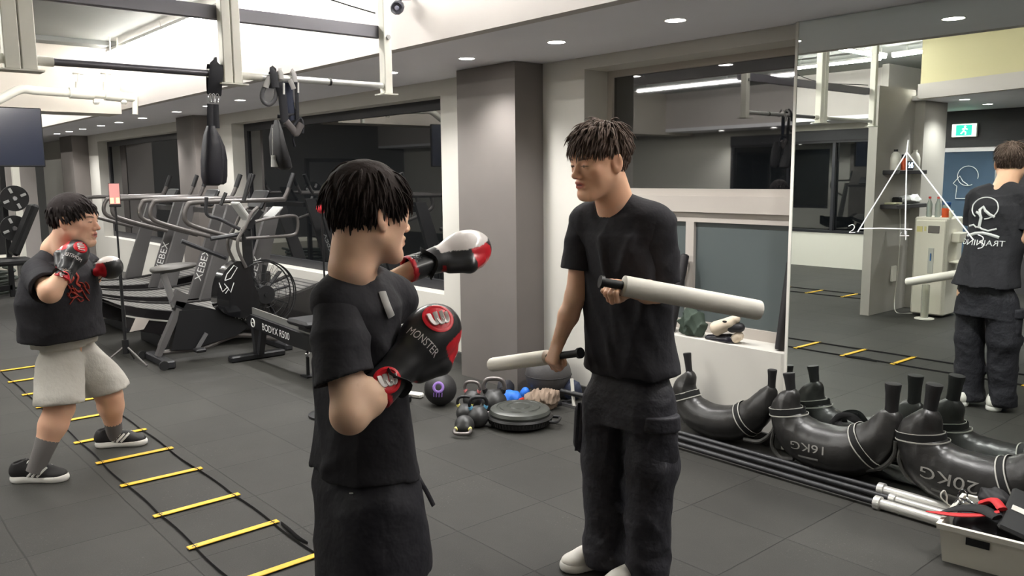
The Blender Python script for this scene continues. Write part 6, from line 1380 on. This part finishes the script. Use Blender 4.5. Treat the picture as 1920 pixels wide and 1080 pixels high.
# ---- crescent bags along the mirror
vinyl = mat('bag_vinyl', (44, 43, 42), .32, spec=.6, bump=.35, bscale=22, bdist=.006); grip_m = mat('bag_grip', (34, 33, 34), .5, bump=.3, bscale=120, bdist=.001); strap_b = mat('bag_strap', (26, 26, 27), .7); line_w = mat('strap_piping', (190, 188, 180), .6); cord_g = mat('bag_cord', (72, 71, 68), .5)
def crescent(label, Y, line, grips, bands, loops, txt=None, group=None, yaw_d=0):
    P = [(PY(x, y, Y), r) for x, y, r in line]; zmin_ = min(p[2]-r for p, r in P); dz = -zmin_+.003
    t = thing('crescent_bag', label, 'weighted crescent bag', (P[len(P)//2][0][0], Y, 0)); S = Sdf()
    C = smooth_path([np.append(p+np.array([0, 0, dz]), r) for p, r in P], 4); C = [np.array(c_) for c_ in C]
    for a_, b_ in zip(C[:-1], C[1:]): S.cap(a_[:3], b_[:3], a_[3], b_[3], .02, n=(0, 1, 0), sc=.88)
    fo = folds((1, .3, .4), .020, len(line)+int(P[0][0][0]*10) % 7, 6, 12, 45); endw = lambda p: .25+.9*np.clip(np.minimum(np.linalg.norm(p-C[0][:3], axis=1), np.linalg.norm(p-C[-1][:3], axis=1))*-5+1.3, 0, 1)
    S.post.append(lambda p, d: np.maximum(d-fo(p)*endw(p), .002-p[:, 2])); V, F = S.mesh(.007); body_ = sobj('padded_body', [(relax(V, F, 1), F)], vinyl, t)
    for (x0, y0, x1, y1, r) in grips:
        a_ = PY(x0, y0, Y)+np.array([0, 0, dz]); b_ = PY(x1, y1, Y)+np.array([0, 0, dz]); m_ = MB(); d = b_-a_; tube(m_, [a_-d*.15, a_, a_+d*.3, a_+d*.7, b_-d*.06, b_, b_+d*.012], [r*1.15, r*.98, r*.92, r*1.0, r*1.15, r*1.12, r*.8], 18); obj('hand_grip', m_, grip_m, t)
        m_ = MB(); tube(m_, [a_-d*.05, a_+d*.02], r*1.12, 18); obj('grip_collar', m_, strap_b, t)
    for k in bands:
        i = int(k*(len(C)-1)); c_ = C[i]; T_ = nrm(C[min(i+1, len(C)-1)][:3]-C[max(i-1, 0)][:3]); xx, yy, _ = frame(T_, (0, 1, 0)); R0_ = c_[3]
        for off, w_, mm_, nm in ((0, .018, strap_b, 'strap_band'), (-.018, .003, line_w, 'strap_piping'), (.018, .003, line_w, 'strap_piping')):
            ring_ = []
            for a in np.linspace(0, 2*np.pi, 40)[:-1]:
                dd = math.cos(a)*xx+math.sin(a)*yy; q = np.array([c_[:3]+T_*off+dd*(R0_*1.5)]); q = project(S, q, dd, .004 if off == 0 else .006, 12); ring_.append(q[0])
            m_ = MB(); ring_ = np.array(ring_); ring_[:, 2] = np.maximum(ring_[:, 2], .004)
            n_ = len(ring_); v = []
            for q in ring_: dd = nrm(q-c_[:3]-T_*((q-c_[:3]) @ T_)); v += [q-T_*w_, q+T_*w_, q+T_*w_+dd*.002, q-T_*w_+dd*.002]
            f = [];
            for j in range(n_):
                a1 = 4*j; b1 = 4*((j+1) % n_)
                for e in range(4): f.append((a1+e, a1+(e+1) % 4, b1+(e+1) % 4, b1+e))
            m_.add(v, f); obj(nm, m_, mm_, t if off == 0 else t)
    for L in loops:
        m_ = MB(); Q = [PY(x, y, Y-.05)+np.array([0, 0, dz]) for x, y in L]; Q = [np.array([q[0], q[1], max(q[2], .014)]) for q in Q]; tube(m_, smooth_path(Q, 6), .012, 8); obj('carry_loop', m_, cord_g, t)
    if txt:
        s_, (x0, y0), (x1, y1), size, sub_ = txt; a_ = PY(x0, y0, Y)+np.array([0, 0, dz]); b_ = PY(x1, y1, Y)+np.array([0, 0, dz]); u = nrm(a_-b_); v_ = np.cross(u, (0, -1, 0)); v_ = nrm(-v_ if (v_ @ np.array([0, 0, 1])) > 0 else v_)
        for s2, cc1, sz_ in ((s_, (a_+b_)/2, size),):
            tm = text_mesh(s2, sz_, cc1, u, v_, 1.45); W = tm.V(); W[:, 1] = Y-.4; W = project(S, W, np.array([0, -1., 0]), .003, 40); obj('weight_marking', (W, tm.f), mat('faded_print', (150, 148, 142), .6), body_, smooth=False)
        m_ = MB(); w0 = (a_+b_)/2-np.array([0, 0, size*.95])
        W = np.array([w0+u*(k-.5)*size*1.9 for k in np.linspace(0, 1, 12)]); W[:, 1] = Y-.4; W = project(S, W, np.array([0, -1., 0]), .002, 40); tube(m_, W, .006, 5, flat=.3, up=(0, 1, 0)); obj('maker_label', m_, mat('label_grey', (84, 83, 80), .6), body_)
    return t, S
BY = 4.03
crescent('leftmost black crescent bag, in front of the pale wall panel', BY+.04, [(1293, 714, .04), (1284, 740, .07), (1302, 778, .092), (1345, 800, .10), (1392, 797, .094), (1428, 772, .075), (1444, 742, .04)], [(1293, 712, 1288, 670, .022), (1446, 740, 1448, 702, .023)], (.24, .74), [[(1395, 832), (1425, 836), (1450, 815), (1452, 785)]])
crescent('middle black crescent bag marked sixteen kilograms', BY+.0, [(1486, 742, .045), (1474, 770, .078), (1498, 815, .112), (1550, 842, .125), (1606, 846, .120), (1650, 822, .098), (1670, 786, .055)], [(1484, 742, 1479, 700, .028), (1671, 780, 1675, 720, .034)], (.2, .75), [[(1452, 805), (1448, 835), (1462, 858), (1488, 862)], [(1625, 882), (1655, 876), (1676, 855), (1680, 828)]], ('16KG', (1510, 826), (1562, 836), .062, ''))
crescent('rightmost black crescent bag marked twenty kilograms', BY-.005, [(1744, 790, .05), (1722, 822, .09), (1752, 878, .125), (1815, 912, .14), (1890, 925, .135), (1955, 905, .12), (2000, 860, .07)], [(1742, 785, 1752, 728, .034), (2000, 850, 2006, 790, .034)], (.2, .72), [[(1692, 842), (1686, 870), (1705, 905), (1735, 915)]], ('20KG', (1764, 884), (1832, 904), .078, ''))
# straps and a second bag behind the middle ones (between them and the mirror)
for px, py, lb in ((1590, 790, 'coiled black strap lying on the middle crescent bag'),):
    a_ = PY(px, py, BY+.09); m_ = MB()
    for k in range(3): tube(m_, smooth_path([a_+np.array([-.09+.02*k, 0, -.03]), a_+np.array([-.05, .01*k, .02]), a_+np.array([.02, .0, .035-.01*k]), a_+np.array([.07, .01, .0]), a_+np.array([.1, 0, -.04])], 5), .014, 6, flat=.2, up=(0, 1, 0))
    tag(obj('coiled_strap', m_, strap_b), lb, 'strap')
# ---- barbells
def barbell(px, py, label, rs=.025, sl=.42):
    p = FL(px, py, rs); Yb = p[1]; X0_ = p[0]; t = thing('barbell', label, 'barbell', (X0_-.65, Yb, 0), group='barbells along the bags'); z = rs+.002
    m_ = MB(); cyl(m_, (X0_-1.31, Yb, z), (X0_, Yb, z), .014, seg=16); obj('shaft', m_, blackmetal_m, t)
    for s, x in ((1, X0_), (-1, X0_-1.31)):
        m_ = MB(); cyl(m_, (x+s*.03, Yb, z), (x+s*sl, Yb, z), rs, seg=24); obj('sleeve', m_, mat('zinc_sleeve', (225, 224, 218), .3, metal=.55), t)
        m_ = MB(); lathe(m_, (x, Yb, z), [(.02, 0), (rs*1.35, .002), (rs*1.35, .03), (rs*1.1, .034)] if s > 0 else [(.02, 0), (rs*1.35, -.002), (rs*1.35, -.03), (rs*1.1, -.034)], axis=(1, 0, 0), seg=28); obj('collar', m_, MATS['zinc_sleeve'], t)
barbell(1647, 917, 'barbell nearest the crescent bags with chrome sleeve'); barbell(1668, 935, 'middle barbell with the thinnest chrome sleeve', .020); barbell(1640, 942, 'front barbell, nearest the camera, with chrome sleeve')
# ---- white basket with gear
A0 = FL(1766, 1051); u = nrm(FL(1888, 1084)-A0); u = nrm(np.array([u[0], u[1], 0])); v = np.array([-u[1], u[0], 0]); Wb, Db, Hb = .285, .36, .165
bk = thing('storage_basket', 'white plastic basket heaped with straps and pads', 'basket', A0+u*Wb/2+v*Db/2)
bas = mat('basket_white', (228, 224, 212), .4)
def bp(a, b_, c_): tp_ = 1+.10*(c_/Hb); return A0+u*(Wb/2+(a-.5)*Wb*tp_)+v*(Db/2+(b_-.5)*Db*tp_)+np.array([0, 0, c_])
m_ = MB(); o4 = [(0, 0), (1, 0), (1, 1), (0, 1)]
def loop(z, ins=0): return [bp(a+(.5-a)*2*ins, b_+(.5-b_)*2*ins, z) for a, b_ in o4]
L_ = [loop(0), loop(Hb*.86), loop(Hb*.86, -.03), loop(Hb, -.03), loop(Hb, .02), loop(.012, .02)]
vv = np.array([p for l in L_ for p in l]); ff = [(0, 3, 2, 1)]
for i in range(5):
    for j in range(4): ff.append((i*4+j, i*4+(j+1) % 4, (i+1)*4+(j+1) % 4, (i+1)*4+j))
ff.append((20, 21, 22, 23)); m_.add(vv, ff); bo2 = obj('tub', m_, bas, bk, smooth=False)
m_ = MB(); c_ = bp(.45, -.008, Hb*.70); box(m_, c_, (.085, .004, .03), np.array([u, v, (0, 0, 1)]).T, .001); obj('handle_slot', m_, black_m, bo2, smooth=False)
top_c = bp(.5, .5, Hb)
def gear(name, label, cat, m, c_, r, seed, amp=.012): return lump(name, 0, 0, r, m, label, cat, seed, amp, base=c_, rz=math.atan2(u[1], u[0]))
redf = mat('red_fabric', (205, 40, 44), .6); redf2 = mat('black_red', (34, 32, 34), .6)
gear('strap_pile', 'heap of black straps filling the white basket', 'straps', MATS['webbing_black'], bp(.45, .55, Hb*.35), (.14, .16, .07), 31, .016)
t = thing('grip_pad', 'black padded belt with a white tag sticking out of the basket', 'padded belt', bp(.78, .45, Hb*.6))
Rb = np.array([nrm(u+np.array([0, 0, -.25])), nrm(v+np.array([0, 0, .25])), nrm(np.cross(u+np.array([0, 0, -.25]), v+np.array([0, 0, .25])))]).T
m_ = MB(); box(m_, bp(.80, .48, Hb+.045), (.12, .30, .022), Rb, .01); obj('pad', m_, rubber_m, t, smooth=False)
m_ = MB(); box(m_, bp(.80, .48, Hb+.045)+Rb @ np.array([0, 0, .0125])*1, (.075, .035, .003), Rb, .001); obj('white_tag', m_, white_p, t, smooth=False)
m_ = MB(); box(m_, bp(.97, .45, Hb+.03), (.04, .30, .05), Rb, .015); obj('side_roll', m_, rubber_m, t, smooth=False)
t = thing('red_strap', 'red and black strap hanging over the left rim of the basket', 'strap', bp(.1, .3, Hb))
m_ = MB(); tube(m_, smooth_path([bp(-.22, .20, Hb+.004), bp(-.05, .15, Hb+.018), bp(.15, .2, Hb+.02), bp(.4, .25, Hb+.035), bp(.6, .3, Hb+.06)], 6), [.006, .014, .018, .018, .014], 8, flat=.4); obj('red_edge', m_, redf, t)
m_ = MB(); tube(m_, smooth_path([bp(-.05, .22, Hb+.012), bp(.15, .3, Hb+.035), bp(.4, .32, Hb+.05), bp(.6, .22, Hb+.045)], 6), [.008, .024, .034, .026], 8, flat=.4); obj('black_web', m_, strap_b, t)
m_ = MB(); tube(m_, smooth_path([bp(.35, .5, Hb+.05), bp(.5, .45, Hb+.08), bp(.62, .35, Hb+.065)], 5), .022, 8, flat=.5); tag(obj('red_wrap', m_, redf), 'red hand wrap in the middle of the basket', 'wrap')
gear('black_glove', 'black and red training glove on top of the basket heap', 'glove', MATS['black_red'], bp(.45, .72, Hb+.02), (.07, .05, .035), 37, .014)
t = thing('carabiner', 'silver carabiner on a grey strap standing above the basket', 'carabiner', bp(.2, .8, Hb))
cc_ = PD(1805, 930, (bp(.2, .8, Hb)-CO) @ RC[:, 2]); sx_ = RC[:, 0]
m_ = MB(); tube(m_, [cc_+sx_*.02*math.cos(a)+np.array([0, 0, .03*math.sin(a)]) for a in np.linspace(0, 2*np.pi, 20)[:-1]], .004, 6, closed=True); obj('hook', m_, chrome_m, t)
m_ = MB(); tube(m_, smooth_path([cc_-np.array([0, 0, .03]), cc_-np.array([.02, 0, .05]), bp(.35, .7, Hb+.02)], 5), .009, 6, flat=.5); obj('strap', m_, mat('webbing_light', (130, 128, 124), .6), t)
m_ = MB(); q0 = bp(.08, .75, Hb*.6); dq = (q0-CO) @ RC[:, 2]; tube(m_, smooth_path([q0, PD(1766, 935, dq), PD(1770, 920, dq), PD(1775, 930, dq), PD(1781, 950, dq), q0+u*.06], 6), .0035, 6); tag(obj('bent_wire', m_, white_p), 'bent white wire sticking up from the basket\'s left corner', 'wire')
m_ = MB(); tube(m_, smooth_path([bp(.0, .6, Hb+.01), bp(.1, .5, Hb+.05), bp(.25, .6, Hb+.02), bp(.12, .7, Hb+.03)], 6), .004, 6); tag(obj('wire_hook', m_, chrome_m), 'thin silver wire hook at the basket\'s left rim', 'hook')
# ---- things on the ledge
LZ = .557
b0 = PY(1296, 640, 4.26); lump('knit_cap', 0, 0, (.098, .055, .10), mat('moss_green', (62, 74, 64), .8), 'crumpled dark green knit cap on the window ledge', 'cap', 41, .036, base=(b0[0], 4.27, LZ))
b0 = PY(1360, 640, 4.26); t = thing('sparring_mitt', 'white and black mitt on the window ledge beside the green cap', 'mitt', (b0[0], 4.26, LZ)); cw = mat('mitt_cream', (222, 206, 184), .5)
def wp2(px, py, yy=4.24): return PY(px, py, yy)
S = Sdf(); S.cap(wp2(1343, 614), wp2(1370, 606), .040, .038, .02); S.cap(wp2(1345, 620), wp2(1380, 598), .030, .026, .02); V, F = S.mesh(.005); obj('cream_shell', (V, F), cw, t, sharp=180)
S = Sdf(); S.cap(wp2(1374, 612, 4.25), wp2(1388, 614, 4.25), .040, .028, .02); V, F = S.mesh(.005); obj('black_cuff', (V, F), MATS['mitt_black'], t, sharp=180)
m_ = MB(); ball(m_, wp2(1359, 603, 4.205), (.018, .006, .007)); obj('dark_eyelet', m_, black_m, t)
t = thing('sparring_mitt', 'black mitt with a white cuff lying under the white mitt on the ledge', 'mitt', (b0[0], 4.24, LZ))
S = Sdf(); S.cap(wp2(1330, 636, 4.26), wp2(1368, 638, 4.26), .030, .042, .02); S.post.append(lambda p, d: np.maximum(d, LZ-p[:, 2])); V, F = S.mesh(.005); obj('black_body', (V, F), mat('gloss_vinyl', (30, 28, 36), .25), t, sharp=180)
S = Sdf(); S.cap(wp2(1380, 634, 4.26), wp2(1386, 630, 4.26), .030, .028, .02); S.post.append(lambda p, d: np.maximum(d, LZ-p[:, 2])); V, F = S.mesh(.005); obj('white_cuff', (V, F), cw, t, sharp=180)
def leaning(px0, py0, px1, py1, r, label):
    a_ = PY(px0, py0, 4.27); b_ = PY(px1, py1, 4.38); a_[2] = LZ+.003; t = thing('foam_roller_stick', label, 'training stick', (a_[0], a_[1], LZ)); d = nrm(b_-a_); m_ = MB(); tube(m_, [a_, a_+d*.01, b_-d*.01, b_], [r*.9, r, r, r*.9], 18); obj('foam_cover', m_, mat('stick_black', (38, 36, 38), .6), t); m_ = MB(); tube(m_, [b_-d*.001, b_+d*.006], r*.6, 14); obj('end_cap', m_, black_m, t)
leaning(1461, 668, 1484, 492, .028, 'black padded stick leaning in the window corner beside the mirror')
leaning(1257, 648, 1284, 478, .030, 'black padded stick leaning against the window right behind the coach'); leaning(1244, 646, 1268, 474, .028, 'thinner black padded stick mostly hidden behind the coach')
